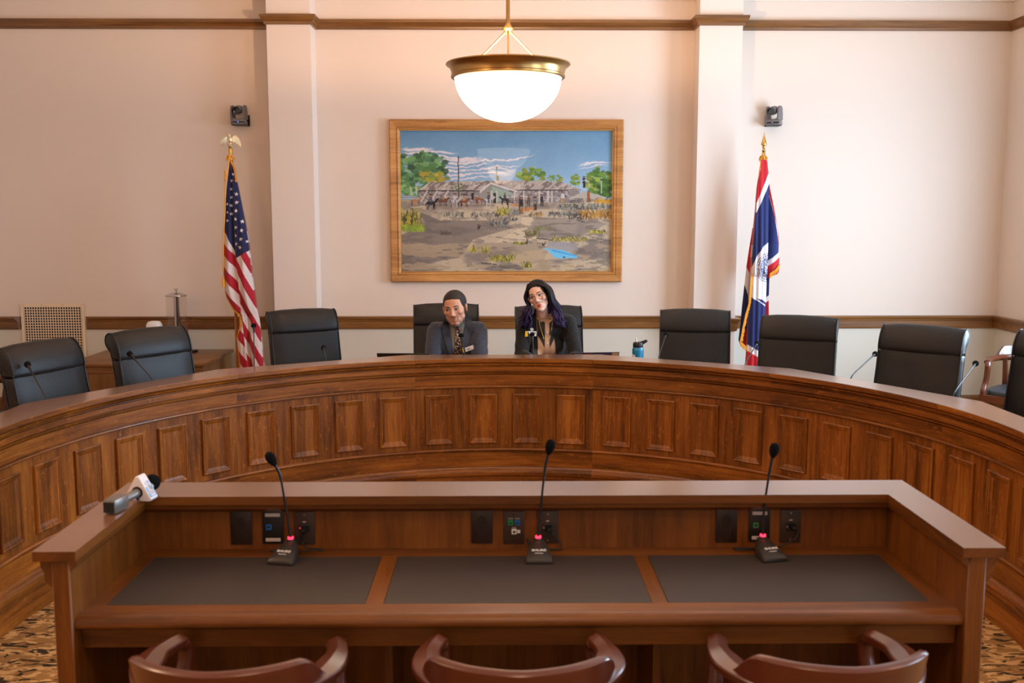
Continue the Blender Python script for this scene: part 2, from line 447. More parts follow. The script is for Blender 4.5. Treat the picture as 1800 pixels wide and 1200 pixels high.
for k in range(NS+1):
    a = A0+k*DA
    def gab(bm):
        u = Vector((math.cos(a), -math.sin(a), 0)); r = Vector((math.sin(a), math.cos(a), 0)); o = Vector((DX, DY, 0))
        rings = []
        for s in (-.018, .018):
            rings.append([o+r*q+u*s+Vector((0, 0, z)) for q, z in ((2.32, .001), (2.62, .001), (2.66, .3), (2.9, .66), (2.9, .71), (2.32, .71))])
        loft(bm, rings)
    quick('support_panel', gab, OAK, dais, 'z')
# ------------------------------------------------------------------ witness desk
CX = .06
desk = thing('witness_desk', 'straight oak desk in the foreground with raised ledge and three dark writing pads', 'desk', (0, 0, 0))
def ledge_piece(pts, z0=.922, z1=.95):
    def f(bm):
        prism(bm, pts, z0, z1)
        bmesh.ops.recalc_face_normals(bm, faces=bm.faces[:])
    return f
O, I = 1.332, 1.215
YB, YI, YF = 3.345, 3.165, 2.63
top_split(quick('ledge', ledge_piece([(CX-O, YB), (CX-I, YI), (CX+I, YI), (CX+O, YB)]), LEDGE, desk, 'x', 20), OAKD)
for s in (-1, 1):
    top_split(quick('ledge', ledge_piece([(CX+s*O, YB), (CX+s*I, YI), (CX+s*I, YF), (CX+s*O, YF)]), LEDGE, desk, 'y', 20), OAKD)
# cove under the ledge
def cove_b(bm):
    loft(bm, [[(x, y, z) for (y, z) in ((YI+.012, .9195), (YI+.014, .905), (YI+.03, .898), (YI+.05, .885), (YI+.06, .885), (YI+.07, .9195))] for x in (CX-1.23, CX+1.23)])
quick('cove_molding', cove_b, OAKD, desk, 'x', 30)
for s in (-1, 1):
    def cove_s(bm):
        loft(bm, [[(CX+s*(I+q), y, z) for (q, z) in ((.004, .9195), (.006, .905), (.016, .895), (.026, .885), (.03, .885), (.03, .9195))] for y in (YF+.02, YI+.04)])
    quick('cove_molding', cove_s, OAKD, desk, 'y', 30)
    def outer_m(bm):
        loft(bm, [[(CX+s*q, y, z) for (q, z) in ((1.322, .9195), (1.32, .9), (1.312, .885), (1.31, .862), (1.30, .850), (1.292, .842), (1.2905, .842), (1.2905, .9195))] for y in (YF+.02, YB-.03)])
    quick('outer_molding', outer_m, OAKD, desk, 'y', 30)
    xs = sorted((CX+s*1.29, CX+s*1.24))
    quick('side_panel', lambda bm: box(bm, xs[0], xs[1], 2.645, 3.29, .001, .9195, .004), OAKD, desk, 'z', 40)
quick('back_panel', lambda bm: box(bm, CX-1.24, CX+1.24, 3.235, 3.29, .001, .9195), OAKD, desk, 'z')
ZT = .75
YP0, YP1 = 2.75, 3.155
def fr(bm): pass
quick('top_frame', lambda bm: box(bm, CX-1.24, CX+1.24, YP1, 3.235, .715, ZT, .001), OAKD, desk, 'x')
quick('top_frame', lambda bm: box(bm, CX-1.24, CX+1.24, 2.70, YP0, .715, ZT, .0), OAKD, desk, 'x')
px = [(-1.128, -.387), (-.335, .439), (.485, 1.245)]
ed = [CX-1.24]+[v for p in px for v in p]+[CX+1.24]
for i in range(0, 8, 2):
    quick('top_frame', lambda bm: box(bm, ed[i], ed[i+1], YP0, YP1, .715, ZT, .0006), OAKD, desk, 'y')
for a, b in px:
    quick('writing_pad', lambda bm: box(bm, a+.001, b-.001, YP0+.001, YP1-.001, .72, ZT+.0008, .001), PADM, desk, label=None) if False else quick('writing_pad', lambda bm: box(bm, a+.001, b-.001, YP0+.001, YP1-.001, .72, ZT+.0008, .001), PADM, desk)
def nose(bm):
    pr = [(2.70, .75), (2.685, .7505), (2.672, .748), (2.662, .741), (2.657, .731), (2.658, .721), (2.664, .714), (2.674, .710), (2.70, .709)]
    loft(bm, [[(x, y, z) for y, z in pr] for x in (CX-1.239, CX+1.239)])
quick('nosing', nose, OAKD, desk, 'x', 40)
quick('apron', lambda bm: box(bm, CX-1.239, CX+1.239, 2.70, 2.725, .645, .712, .002), OAKD, desk, 'x')
for x in (CX-.40, CX+.42):
    quick('support_panel', lambda bm: box(bm, x-.012, x+.012, 2.9, 3.234, .001, .714), OAKD, desk, 'z')
# plates on the back panel
def screw(bm, x, z, y=3.2285, r=.003):
    lathe(bm, [(.0001, -.0008), (r, -.0006), (r, .002)], 10, Matrix.Translation((x, y, z)) @ Matrix.Rotation(-PI/2, 4, 'X'))
def plate(x, z, kind, m, w=.07, h=.113, col=None):
    y = 3.2345
    p = quick(kind, lambda bm: box(bm, x-w/2, x+w/2, y-.006, y, z-h/2, z+h/2, .003, 2), m, desk, smooth=40)
    return p
JB = mat('blue_jack', rgb(30, 110, 190), .4); JG = mat('green_jack', rgb(20, 140, 80), .4); LBL = mat('label_strip', rgb(205, 195, 190), .5)
SLOT = mat('dark_slot', rgb(8, 6, 6), .6)
ZP = .825
for x in (-.863, -.06, .761):
    p = plate(x, ZP, 'outlet_plate', DKBR, .072, .116)
    for dz in (.0205, -.0205):
        def sock(bm):
            lathe(bm, [(.0001, -.0015), (.0155, -.0015), (.0165, -.0005), (.0165, .002)], 24, Matrix.Translation((x, 3.2285, ZP+dz)) @ Matrix.Rotation(-PI/2, 4, 'X'))
        s = quick('socket', sock, DKBR, p, smooth=40)
        def slots(bm):
            for dx in (-.0062, .0062): box(bm, x+dx-.0013, x+dx+.0013, 3.2262, 3.2275, ZP+dz-.001, ZP+dz+.0065)
            box(bm, x-.002, x+.002, 3.2262, 3.2275, ZP+dz-.0095, ZP+dz-.0055)
        quick('slots', slots, SLOT, s) if False else None
        sl = bmesh.new(); slots(sl); so = finalize('socket_slots', sl, SLOT, p)
    quick('screw', lambda bm: screw(bm, x, ZP, 3.2285), BLKG, p)
for i, x in enumerate((-.757, .047, .871)):
    if i == 1:
        p = plate(x, .822, 'data_plate', GRYP)
        quick('jack', lambda bm: box(bm, x-.0195, x-.0035, 3.222, 3.2287, .832, .849, .001), JG, p)['label'] = 'green data jack'
        quick('jack', lambda bm: box(bm, x+.0035, x+.0195, 3.222, 3.2287, .832, .849, .001), JB, p)['label'] = 'blue data jack'
        quick('jack', lambda bm: box(bm, x-.008, x+.0095, 3.222, 3.2287, .801, .819, .001), WHITE, p)['label'] = 'white data jack'
        quick('jack', lambda bm: box(bm, x+.011, x+.021, 3.222, 3.2287, .805, .815, .001), WHITE, p)
        for dx in (-.0115, .0115):
            quick('jack_opening', lambda bm: box(bm, x+dx-.004, x+dx+.004, 3.2214, 3.2222, .8365, .8425), SLOT, p)
            text('lettering', 'DATA', .006, Matrix.Translation((x+dx, 3.2282, .8535)) @ Matrix.Rotation(PI/2, 4, 'X'), WHITE, p)
        quick('jack_opening', lambda bm: box(bm, x-.0035, x+.005, 3.2214, 3.2222, .806, .813), SLOT, p)
        text('lettering', 'VOICE', .005, Matrix.Translation((x, 3.2282, .8225)) @ Matrix.Rotation(PI/2, 4, 'X'), WHITE, p)
        for dz in (.045, -.045): quick('screw', lambda bm: screw(bm, x, .822+dz), BLKG, p)
    else:
        p = plate(x, .826, 'data_plate', BLK, .072, .113)
        for dz in (.043, -.042): quick('label_strip', lambda bm: box(bm, x-.025, x+.025, 3.2265, 3.2287, .826+dz-.006, .826+dz+.006, .001), LBL, p)
        quick('jack', lambda bm: box(bm, x-.022, x-.004, 3.224, 3.2287, .819, .837, .001), (JB, 0, JG)[i], p)
        quick('jack_opening', lambda bm: box(bm, x-.018, x-.008, 3.2234, 3.2242, .825, .832), SLOT, p)
for x in (-.652, .160, .976):
    z = .823
    p = plate(x, z, 'microphone_plate', GRYP)
    for dz in (.045, -.045): quick('screw', lambda bm: screw(bm, x, z+dz), CHROME, p)
    quick('connector', lambda bm: box(bm, x-.017, x+.017, 3.223, 3.2287, z-.013, z+.014, .003, 2), BLK, p)
    quick('latch', lambda bm: box(bm, x-.016, x-.010, 3.2215, 3.2235, z-.004, z+.006, .001), CHROME, p)
    quick('label_strip', lambda bm: box(bm, x-.005, x+.005, 3.2275, 3.2287, z+.0205, z+.0235), LBL, p)
# ------------------------------------------------------------------ small rasteriser used to paint cloth and canvas
def vnoise(X, Y, s, seed):
    rs = np.random.RandomState(seed); G = rs.rand(128, 128)
    x = X/s; y = Y/s; xi = np.floor(x).astype(int); yi = np.floor(y).astype(int); fx = x-xi; fy = y-yi
    fx = fx*fx*(3-2*fx); fy = fy*fy*(3-2*fy)
    g = lambda a, b: G[b % 128, a % 128]
    return (g(xi, yi)*(1-fx)+g(xi+1, yi)*fx)*(1-fy)+(g(xi, yi+1)*(1-fx)+g(xi+1, yi+1)*fx)*fy
def fbm(X, Y, s, seed):
    return .5*vnoise(X, Y, s, seed)+.3*vnoise(X, Y, s/2.1, seed+1)+.2*vnoise(X, Y, s/4.3, seed+2)
def inpoly(X, Y, P):
    m = np.zeros(X.shape, bool); n = len(P)
    for i in range(n):
        x0, y0 = P[i]; x1, y1 = P[(i+1) % n]
        if y0 == y1: continue
        c = ((Y >= min(y0, y1)) & (Y < max(y0, y1))) & (X < (x1-x0)*(Y-y0)/(y1-y0)+x0)
        m ^= c
    return m
C3 = lambda r, g, b: np.array([r, g, b])/255.
def paint_canvas():
    gx = np.linspace(55, 1525, 368); gy = np.linspace(115, 1097, 246)
    X, Y = np.meshgrid(gx, gy); rs = np.random.RandomState(5)
    I = np.zeros(X.shape+(3,))
    def put(m, c, a=1.):
        if not hasattr(a, 'shape'): a = np.full(X.shape, a)
        c = np.asarray(c); w = (m*a)[..., None]; I[:] = I*(1-w)+c*w
    t = ((Y-115)/360)[..., None]; u = ((X-55)/1470)[..., None]
    I[:] = C3(92, 136, 172)*(1-t)+C3(134, 170, 200)*t+u*.03+(fbm(X, Y, 120, 1)[..., None]-.5)*.05
    # streaky clouds
    for (x0, x1, y0, th, sl) in [(55, 300, 236, 16, .06), (60, 460, 262, 12, .02), (55, 620, 290, 12, .03), (200, 640, 318, 12, .0), (300, 780, 345, 10, -.05), (300, 700, 372, 8, -.06), (330, 860, 395, 10, -.04), (350, 820, 420, 10, -.04), (360, 700, 445, 9, -.02), (640, 1000, 330, 7, -.12), (660, 900, 372, 6, -.08), (1280, 1525, 352, 10, -.08), (1270, 1525, 378, 6, -.1), (1380, 1525, 338, 6, -.02)]:
        d = np.abs(Y-(y0+sl*(X-x0)+8*np.sin(X/60.)+(fbm(X, Y, 40, 9)-.5)*26))
        e = np.clip(1-d/(th*(.4+fbm(X, Y, 70, 4))), 0, 1)*np.clip((X-x0)/60., 0, 1)*np.clip((x1-X)/90., 0, 1)
        put(np.ones(X.shape), C3(226, 212, 214), np.clip(e*1.6, 0, .95))
    # ground
    G = Y > 560+0*X
    sand = C3(186, 170, 148); shade = C3(120, 110, 106)
    n1 = fbm(X*.45, Y, 90, 21); n2 = fbm(X*.3, Y, 40, 31); tt = np.clip((Y-620)/450, 0, 1)
    a = np.clip((n1-.46)*5, 0, 1)*.8
    put(Y > 590, sand, 1); put(Y > 590, shade, a)
    # broad dark road on the left, light path in the middle
    put(inpoly(X, Y, [(170, 670), (330, 740), (700, 740), (840, 790), (560, 870), (460, 1000), (330, 1020), (55, 1097), (55, 840), (230, 760)]) , C3(112, 102, 98), .72*np.clip(.6+n2, 0, 1))
    put(inpoly(X, Y, [(965, 660), (1000, 700), (950, 760), (1000, 860), (900, 900), (700, 900), (880, 790), (900, 720)]), C3(206, 188, 160), .85)
    put(inpoly(X, Y, [(1000, 720), (1300, 720), (1500, 760), (1300, 850), (1050, 870), (960, 760)]), C3(128, 120, 118), .55)
    put(inpoly(X, Y, [(560, 900), (1000, 880), (1080, 960), (1040, 1040), (600, 1020)]), C3(140, 124, 108), .45)
    put((Y > 590) & (fbm(X*.3, Y*1.4, 26, 50) > .62), C3(104, 96, 92), .5)
    put((Y > 900) & (fbm(X*.3, Y*1.3, 60, 52) > .55), C3(196, 172, 136), .5)
    # trees
    def tree(x0, x1, y0, y1, n, cols, r):
        for _ in range(n):
            cx = rs.uniform(x0, x1); cy = rs.uniform(y0, y1)
            u = (cx-(x0+x1)/2)/((x1-x0)/2); v = (cy-(y0+y1)/2)/((y1-y0)/2)
            if u*u+v*v > 1.05: continue
            rr = r*rs.uniform(.5, 1.2); c = np.array(cols[rs.randint(len(cols))])/255.
            d = ((X-cx)/rr)**2+((Y-cy)/(rr*.7))**2
            put(d < 1+(fbm(X, Y, 14, 77)-.5)*1.6, c*rs.uniform(.85, 1.1), .85)
    gr = [(62, 104, 66), (84, 132, 76), (104, 152, 92), (52, 84, 58), (128, 166, 112), (74, 120, 84)]
    tree(55, 120, 280, 560, 60, gr, 26); tree(110, 370, 268, 470, 150, gr, 28); tree(60, 300, 400, 560, 110, gr, 26)
    tree(190, 380, 400, 470, 40, [(150, 146, 52), (128, 140, 60), (170, 150, 60)], 20)
    gr2 = [(110, 144, 60), (138, 162, 74), (88, 124, 50), (150, 150, 60)]
    tree(868, 1048, 375, 480, 70, gr2, 18); tree(1075, 1180, 420, 475, 34, gr2, 11)
    tree(1240, 1300, 415, 500, 30, gr2, 13); tree(1350, 1525, 370, 560, 120, gr2+[(70, 108, 50)], 22); tree(1430, 1525, 450, 580, 60, [(54, 92, 44), (80, 118, 50)], 20)
    for (x0, y0, x1, y1, w) in [(165, 560, 160, 480, 5), (130, 560, 122, 500, 5), (1450, 550, 1452, 460, 5)]:
        d = np.abs((X-x0)-(x1-x0)*(Y-y0)/(y1-y0+.01)); put((d < w) & (Y > min(y0, y1)) & (Y < max(y0, y1)), C3(196, 190, 176), .8)
    # log building
    put(inpoly(X, Y, [(180, 525), (1300, 525), (1300, 612), (180, 625)]), C3(150, 142, 140))
    wl = inpoly(X, Y, [(180, 525), (1300, 525), (1300, 612), (180, 625)])
    put(wl & ((Y % 13) < 3.5), C3(84, 76, 80), .8); put(wl & (fbm(X, Y, 16, 61) > .6), C3(70, 62, 66), .6); put(wl & (fbm(X, Y, 22, 63) > .62), C3(206, 198, 196), .6)
    roof = inpoly(X, Y, [(178, 528), (255, 470), (690, 462), (1060, 462), (1190, 472), (1305, 520), (1300, 530), (860, 530), (680, 478), (600, 532)])
    put(roof, C3(172, 160, 152)); put(roof & (fbm(X+Y*1.2, Y, 34, 71) > .56), C3(104, 92, 92), .75); put(roof & (fbm(X+Y, Y, 20, 73) > .62), C3(208, 198, 190), .7)
    put(inpoly(X, Y, [(178, 526), (600, 528), (600, 533), (178, 533)]), C3(70, 62, 64)); put(inpoly(X, Y, [(860, 524), (1305, 520), (1305, 527), (860, 531)]), C3(70, 62, 64))
    put(inpoly(X, Y, [(600, 540), (680, 476), (800, 530), (860, 560), (800, 560), (800, 610), (690, 618), (610, 600)]), C3(140, 138, 134)); 
    put(inpoly(X, Y, [(690, 500), (860, 555), (800, 560), (800, 600), (690, 600)]) & (Y % 12 > 3), C3(148, 176, 158), .7)  # pale green tint on the gable: lamp bowl's glass reflection put into the paint
    put(inpoly(X, Y, [(600, 540), (680, 474), (870, 535), (870, 542), (680, 484), (606, 546)]), C3(214, 206, 200))
    put(inpoly(X, Y, [(696, 545), (718, 545), (718, 620), (696, 620)]), C3(48, 44, 48)); put(inpoly(X, Y, [(545, 545), (560, 545), (560, 595), (545, 595)]), C3(40, 38, 42))
    for x in (1108, 1078, 1020, 912, 845, 684, 720): put((np.abs(X-x) < 4) & (Y > 530) & (Y < 616), C3(208, 200, 196), .85)
    for x in (200, 270, 345): put((np.abs(X-(x+40-(Y-530)*.6)) < 6) & (Y > 530) & (Y < 610), C3(204, 196, 190), .85)
    put(inpoly(X, Y, [(1210, 590), (1335, 532), (1500, 580), (1500, 586), (1230, 596)]), C3(176, 168, 160)); put(inpoly(X, Y, [(1215, 585), (1500, 578), (1495, 612), (1215, 612)]) & (fbm(X, Y, 14, 81) > .45), C3(96, 88, 88), .7)
    put(inpoly(X, Y, [(55, 560), (178, 560), (178, 600), (55, 610)]) & ((Y % 14) < 8), C3(136, 130, 126), .8)
    # poles
    put((np.abs(X-457-2*np.sin(Y/20)) < 4) & (Y > 290) & (Y < 640), C3(82, 72, 72)); put((np.abs(X-722) < 2.4) & (Y > 365) & (Y < 462), C3(92, 108, 104)); put((np.abs(Y-368) < 3) & (np.abs(X-724) < 10), C3(60, 70, 80))
    put(inpoly(X, Y, [(724, 425), (736, 425), (736, 462), (724, 462)]), C3(80, 110, 90))
    tree(410, 480, 470, 530, 16, [(70, 110, 70), (100, 120, 80)], 9)
    # horses and riders
    def horse(x, y, s, c, rider, flip=1):
        c = np.array(c)/255.; dk = c*.5
        put(((X-x)/(26*s))**2+((Y-y)/(11*s))**2 < 1, c)
        put(inpoly(X, Y, [(x+flip*q*s, y+w*s) for q, w in ((16, -6), (32, -26), (44, -20), (40, -12), (28, -2))]), c)
        put(inpoly(X, Y, [(x+flip*q*s, y+w*s) for q, w in ((-22, -6), (-32, 4), (-30, 22), (-25, 4))]), dk)
        for q in (-20, -12, 12, 19): put((np.abs(X-(x+q*s)-(Y-y)*.06*(1 if q > 0 else -1)) < 2.6*s) & (Y > y) & (Y < y+38*s), dk if q in (-20, 19) else c)
        if rider is not None:
            r = np.array(rider)/255.
            put(inpoly(X, Y, [(x-8*s, y-34*s), (x+7*s, y-34*s), (x+9*s, y-4*s), (x-9*s, y-4*s)]), r); put(((X-x)**2+(Y-y+40*s)**2) < (6*s)**2, C3(150, 110, 90)); put((np.abs(X-x) < 9*s) & (np.abs(Y-y+46*s) < 2.2*s), C3(50, 44, 44))
            put((np.abs(X-x-2) < 3.2*s) & (Y > y-8*s) & (Y < y+16*s), r*.6)
    horse(155, 598, 1., (176, 128, 84), None); horse(350, 600, 1.05, (110, 64, 48), (150, 120, 90)); horse(265, 615, 1.25, (34, 32, 40), (90, 88, 100))
    horse(430, 604, 1.1, (176, 172, 178), (190, 184, 190)); horse(495, 604, 1.0, (124, 66, 44), (170, 130, 90)); horse(602, 590, .9, (150, 88, 56), None, -1); horse(665, 595, 1.1, (182, 176, 180), (80, 76, 90)); horse(778, 592, .95, (50, 48, 54), (70, 64, 70), -1)
    # standing people
    def man(x, y, h, top, leg):
        top = np.array(top)/255.; leg = np.array(leg)/255.
        put((np.abs(X-x) < h*.13) & (Y > y-h*.85) & (Y < y-h*.42), top); put((np.abs(X-x) < h*.11) & (Y >= y-h*.45) & (Y < y) & (np.abs(X-x) > h*.015), leg)
        put((X-x)**2+(Y-y+h*.92)**2 < (h*.08)**2, C3(140, 100, 80)); put((np.abs(X-x) < h*.13) & (np.abs(Y-y+h*.99) < h*.03), C3(44, 38, 40))
    man(892, 685, 110, (44, 40, 48), (80, 66, 60)); man(944, 640, 80, (110, 80, 60), (70, 60, 56)); man(990, 665, 92, (130, 122, 124), (60, 54, 58)); man(1036, 640, 84, (52, 50, 58), (48, 46, 52))
    man(1182, 620, 84, (196, 190, 196), (168, 132, 66)); man(1362, 606, 74, (150, 90, 48), (140, 82, 44)); man(1330, 510, 80, (44, 42, 50), (40, 38, 46))
    d = np.sqrt((X-1335)**2+(Y-490)**2); put(np.abs(d-32) < 2.4, C3(206, 200, 190), .8)
    # hitching rail and rust coloured grass
    for x0, x1, y0, y1 in [(815, 880, 618, 640), (880, 985, 645, 680), (1500, 1525, 630, 660)]: put((X > x0) & (X < x1) & (Y > y0) & (Y < y1) & (fbm(X*3, Y, 12, 85) > .42), C3(188, 118, 56), .85)
    put((np.abs(Y-600) < 3) & (X > 800) & (X < 1000), C3(60, 54, 54)); 
    for x in (802, 878, 925, 1000): put((np.abs(X-x) < 3) & (Y > 598) & (Y < 665), C3(76, 66, 62))
    # brush
    def brush(x0, x1, y0, y1, n, cols, h=22, w=5):
        for _ in range(n):
            cx = rs.uniform(x0, x1); cy = rs.uniform(y0, y1); c = np.array(cols[rs.randint(len(cols))])/255.; k = rs.uniform(-.5, .5); hh = h*rs.uniform(.5, 1.1)
            put((np.abs(X-cx-k*(cy-Y)) < w*(1-(cy-Y)/hh*.6)) & (Y < cy) & (Y > cy-hh), c, .8)
    yl = [(176, 162, 60), (140, 140, 56), (196, 180, 84), (100, 104, 48), (70, 66, 44)]; gy_ = [(96, 100, 96), (134, 136, 128), (70, 70, 72), (156, 152, 132)]; rust = [(178, 130, 60), (150, 104, 54), (196, 152, 76), (90, 74, 50)]
    brush(58, 190, 690, 800, 170, yl, 48); brush(58, 215, 780, 820, 90, [(150, 170, 60), (116, 146, 50)], 24, 8)
    brush(345, 490, 690, 722, 60, gy_); brush(540, 740, 690, 722, 80, gy_+[(160, 140, 120)]); brush(725, 805, 670, 705, 60, yl, 34); brush(805, 870, 675, 700, 40, gy_, 30)
    brush(670, 800, 750, 785, 70, gy_, 26); brush(760, 870, 730, 745, 40, gy_, 20); brush(955, 1040, 690, 715, 40, gy_+rust, 22); brush(1080, 1300, 690, 715, 90, gy_, 22)
    brush(1150, 1525, 640, 668, 190, gy_, 30); brush(1400, 1525, 605, 625, 60, [(206, 160, 50), (190, 140, 50)], 24); brush(1300, 1525, 690, 730, 170, rust, 40); brush(1220, 1320, 700, 735, 40, [(60, 58, 60)], 20, 4)
    brush(985, 1105, 795, 806, 50, [(110, 116, 70), (140, 136, 90)], 20); brush(920, 1020, 830, 855, 50, [(140, 132, 84), (90, 84, 60)], 30); brush(1110, 1355, 862, 888, 100, yl, 18, 6); brush(830, 925, 898, 908, 40, yl, 16, 6); brush(1370, 1475, 820, 832, 50, yl, 22, 6)
    brush(535, 580, 940, 968, 26, yl, 34, 4); brush(615, 668, 945, 972, 30, yl, 34, 4); brush(680, 755, 1005, 1030, 50, yl, 36, 4); brush(755, 820, 1010, 1035, 40, yl, 34, 4); brush(820, 850, 1000, 1030, 16, yl, 50, 3); brush(905, 965, 1050, 1075, 36, yl, 34, 4)
    brush(590, 610, 790, 806, 10, [(50, 46, 46)], 30, 3); brush(330, 400, 830, 845, 30, [(90, 82, 80)], 26, 5); brush(925, 935, 890, 906, 6, [(60, 54, 50)], 44, 3); brush(1040, 1060, 905, 925, 8, [(60, 54, 50)], 30, 3)
    for (x0, x1, y0, y1, c) in [(610, 720, 1036, 1048, (62, 54, 50)), (1000, 1110, 862, 876, (60, 56, 56)), (1280, 1340, 735, 752, (56, 52, 54)), (1370, 1520, 850, 885, (110, 104, 104))]:
        put((X > x0) & (X < x1) & (np.abs(Y-(y0+(y1-y0)*(X-x0)/(x1-x0))) < 6*fbm(X, Y, 12, 91)+1), np.array(c)/255., .8)
    # grey patch with a bright blue patch below it
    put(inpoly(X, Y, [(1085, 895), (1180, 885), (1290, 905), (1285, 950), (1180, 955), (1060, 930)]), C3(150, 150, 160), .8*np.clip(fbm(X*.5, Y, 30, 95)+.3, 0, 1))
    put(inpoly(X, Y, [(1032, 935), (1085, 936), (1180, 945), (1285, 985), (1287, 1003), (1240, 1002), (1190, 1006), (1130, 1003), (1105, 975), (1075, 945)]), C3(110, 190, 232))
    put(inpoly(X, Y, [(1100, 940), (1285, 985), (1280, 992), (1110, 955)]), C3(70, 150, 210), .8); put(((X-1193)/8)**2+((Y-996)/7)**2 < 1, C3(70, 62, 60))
    # illegible pencilled list and signature
    for i in range(8): put((X > 1385) & (X < 1430+rs.uniform(10, 80)) & (np.abs(Y-(1030+i*8.4)) < 1.6) & (fbm(X*4, Y*4, 10, 300+i) > .5), C3(110, 84, 70), .7)
    put((X > 1270) & (X < 1316) & (np.abs(Y-(1090-(X-1270)*.25)) < 3) & (fbm(X*4, Y*4, 9, 311) > .45), C3(60, 54, 54), .8)
    I[:] = np.clip(I+(np.random.RandomState(3).rand(*X.shape)[..., None]-.5)*.03, 0, 1)
    return I
# painting: hangs on the back wall, tipped very slightly forward
pt = thing('framed_painting', 'large gilt framed painting of a log station, horses and riders on the wall', 'painting', (.0675, 9.496, 1.246))
pt.rotation_euler = (R(-.1), 0, 0)
PW, PH = 2.19, 1.515
def frame(bm):
    prof = [(0, 0), (0, -.045), (.012, -.058), (.06, -.052), (.062, -.046), (.07, -.046), (.078, -.054), (.088, -.05), (.094, -.038), (.098, -.03), (.098, 0)]
    rings = []
    for ins, d in prof: rings.append([(-PW/2+ins, d, ins), (PW/2-ins, d, ins), (PW/2-ins, d, PH-ins), (-PW/2+ins, d, PH-ins)])
    rings = rings+[rings[0]]
    loft(bm, rings, True, False)
GILT = wood('gilded_oak_frame', rgb(120, 74, 32), rgb(176, 120, 62), rgb(206, 152, 88), .38, .3, 30, .2, 1.2)
quick('frame', frame, GILT, pt, 'x')
def slip(bm):
    a = .094
    for (x0, x1, z0, z1) in ((-PW/2+a, PW/2-a, a, a+.008), (-PW/2+a, PW/2-a, PH-a-.008, PH-a), (-PW/2+a, -PW/2+a+.008, a, PH-a), (PW/2-a-.008, PW/2-a, a, PH-a)):
        box(bm, x0, x1, -.036, -.02, z0, z1, .001)
quick('inner_slip', slip, GOLDM, pt)
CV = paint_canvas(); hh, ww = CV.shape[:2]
ax0, ax1, az0, az1 = -PW/2+.1, PW/2-.1, .1, PH-.1
xs = np.linspace(ax0, ax1, ww); zs = np.linspace(az1, az0, hh)
XX, ZZ = np.meshgrid(xs, zs)
vv = np.stack([XX.ravel(), np.full(XX.size, -.018), ZZ.ravel()], 1)
ff = [(r*ww+c, (r+1)*ww+c, (r+1)*ww+c+1, r*ww+c+1) for r in range(hh-1) for c in range(ww-1)]
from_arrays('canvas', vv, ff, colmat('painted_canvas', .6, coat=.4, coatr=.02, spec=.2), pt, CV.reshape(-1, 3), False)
INK = mat('dark_ink', rgb(40, 34, 34), .8)
for s, z in (('Hat Creek 1876', .155), ('Stage Station', .139)):
    text('lettering', s, .017, Matrix.Translation((.02, -.0186, z)) @ Matrix.Rotation(PI/2, 4, 'X'), INK, pt, .0002, sx=1.6)
quick('backing', lambda bm: box(bm, -PW/2+.02, PW/2-.02, -.015, 0, .02, PH-.02), TRIM, pt, 'x')
# ------------------------------------------------------------------ flags
def drape(name, parent, rows, colorfn, k, ox, oz, ny, nx, foldfn, back=.05, thick=.0):
    """rows: (v, left, right) in drawing units; folded cloth hanging as a closed gather"""
    vs_ = np.linspace(rows[0][0], rows[-1][0], ny)
    L = np.interp(vs_, [r[0] for r in rows], [r[1] for r in rows]); Rr = np.interp(vs_, [r[0] for r in rows], [r[2] for r in rows])
    s = np.linspace(0, 1, nx)
    S, V = np.meshgrid(s, vs_)
    U = L[:, None]+(Rr-L)[:, None]*S
    wd = ((Rr-L)*k)[:, None]
    D = foldfn(S, V)*wd  # toward the viewer positive
    vf = np.stack([(U-ox)*k, -D, oz-(V)*k], -1).reshape(-1, 3)
    # rear sheet
    Db = -(np.sin(PI*S)*(.22+.10*np.sin(S*15+V*.02)))*wd-.004
    Ub = U
    vb = np.stack([(Ub-ox)*k, -Db, oz-(V)*k], -1).reshape(-1, 3)
    cf = colorfn(U, V, 0).reshape(-1, 3); cb = colorfn(U[:, ::-1], V, 1).reshape(-1, 3)
    n = ny*nx; F = []
    for r in range(ny-1):
        for c in range(nx-1):
            a = r*nx+c
            F.append((a, a+nx, a+nx+1, a+1)); F.append((n+a, n+a+1, n+a+nx+1, n+a+nx))
        for c in (0, nx-1):
            a = r*nx+c; q = (a, n+a, n+a+nx, a+nx); F.append(q if c == 0 else q[::-1])
    return from_arrays(name, np.concatenate([vf, vb]), F, FLAGC, parent, np.concatenate([cf, cb]))
def fringe(parent, pts, k, ox, oz, w, y=-.02, side=-1, n=60, seed=1, down=.0):
    """gold strands hanging off the edge polyline"""
    rs = np.random.RandomState(seed); bm = bmesh.new()
    n *= 2
    P = [Vector(((u-ox)*k, y if len(q) == 0 else q[0], oz-v*k)) for u, v, *q in pts]
    seg = [(P[i+1]-P[i]).length for i in range(len(P)-1)]; T = sum(seg)
    for i in range(n):
        d = T*(i+.5)/n; j = 0
        while d > seg[j]: d -= seg[j]; j += 1
        p = P[j].lerp(P[j+1], d/seg[j]); t = (P[j+1]-P[j]).normalized()
        nrm = Vector((t.z, 0, -t.x))*side
        dr = (nrm*(1-down)+Vector((0, 0, -1))*down).normalized()
        q = p+dr*w*rs.uniform(.8, 1.1)+Vector((rs.uniform(-.1, .1)*w, rs.uniform(-.1, .1)*w, 0))
        tube(bm, [p-dr*w*.25, p.lerp(q, .5), q], [T/n*.62, T/n*.6, T/n*.35], 5)
    return finalize('fringe', bm, GOLDF, parent, smooth=60)
FK = 9.1/1750
def star_m(U, V, cx, cy, r, rot=0):
    P = []
    for i in range(10):
        a = -PI/2+rot+i*PI/5; q = r if i % 2 == 0 else r*.4
        P.append((cx+q*math.cos(a)*.95, cy+q*math.sin(a)))
    return inpoly(U, V, P)
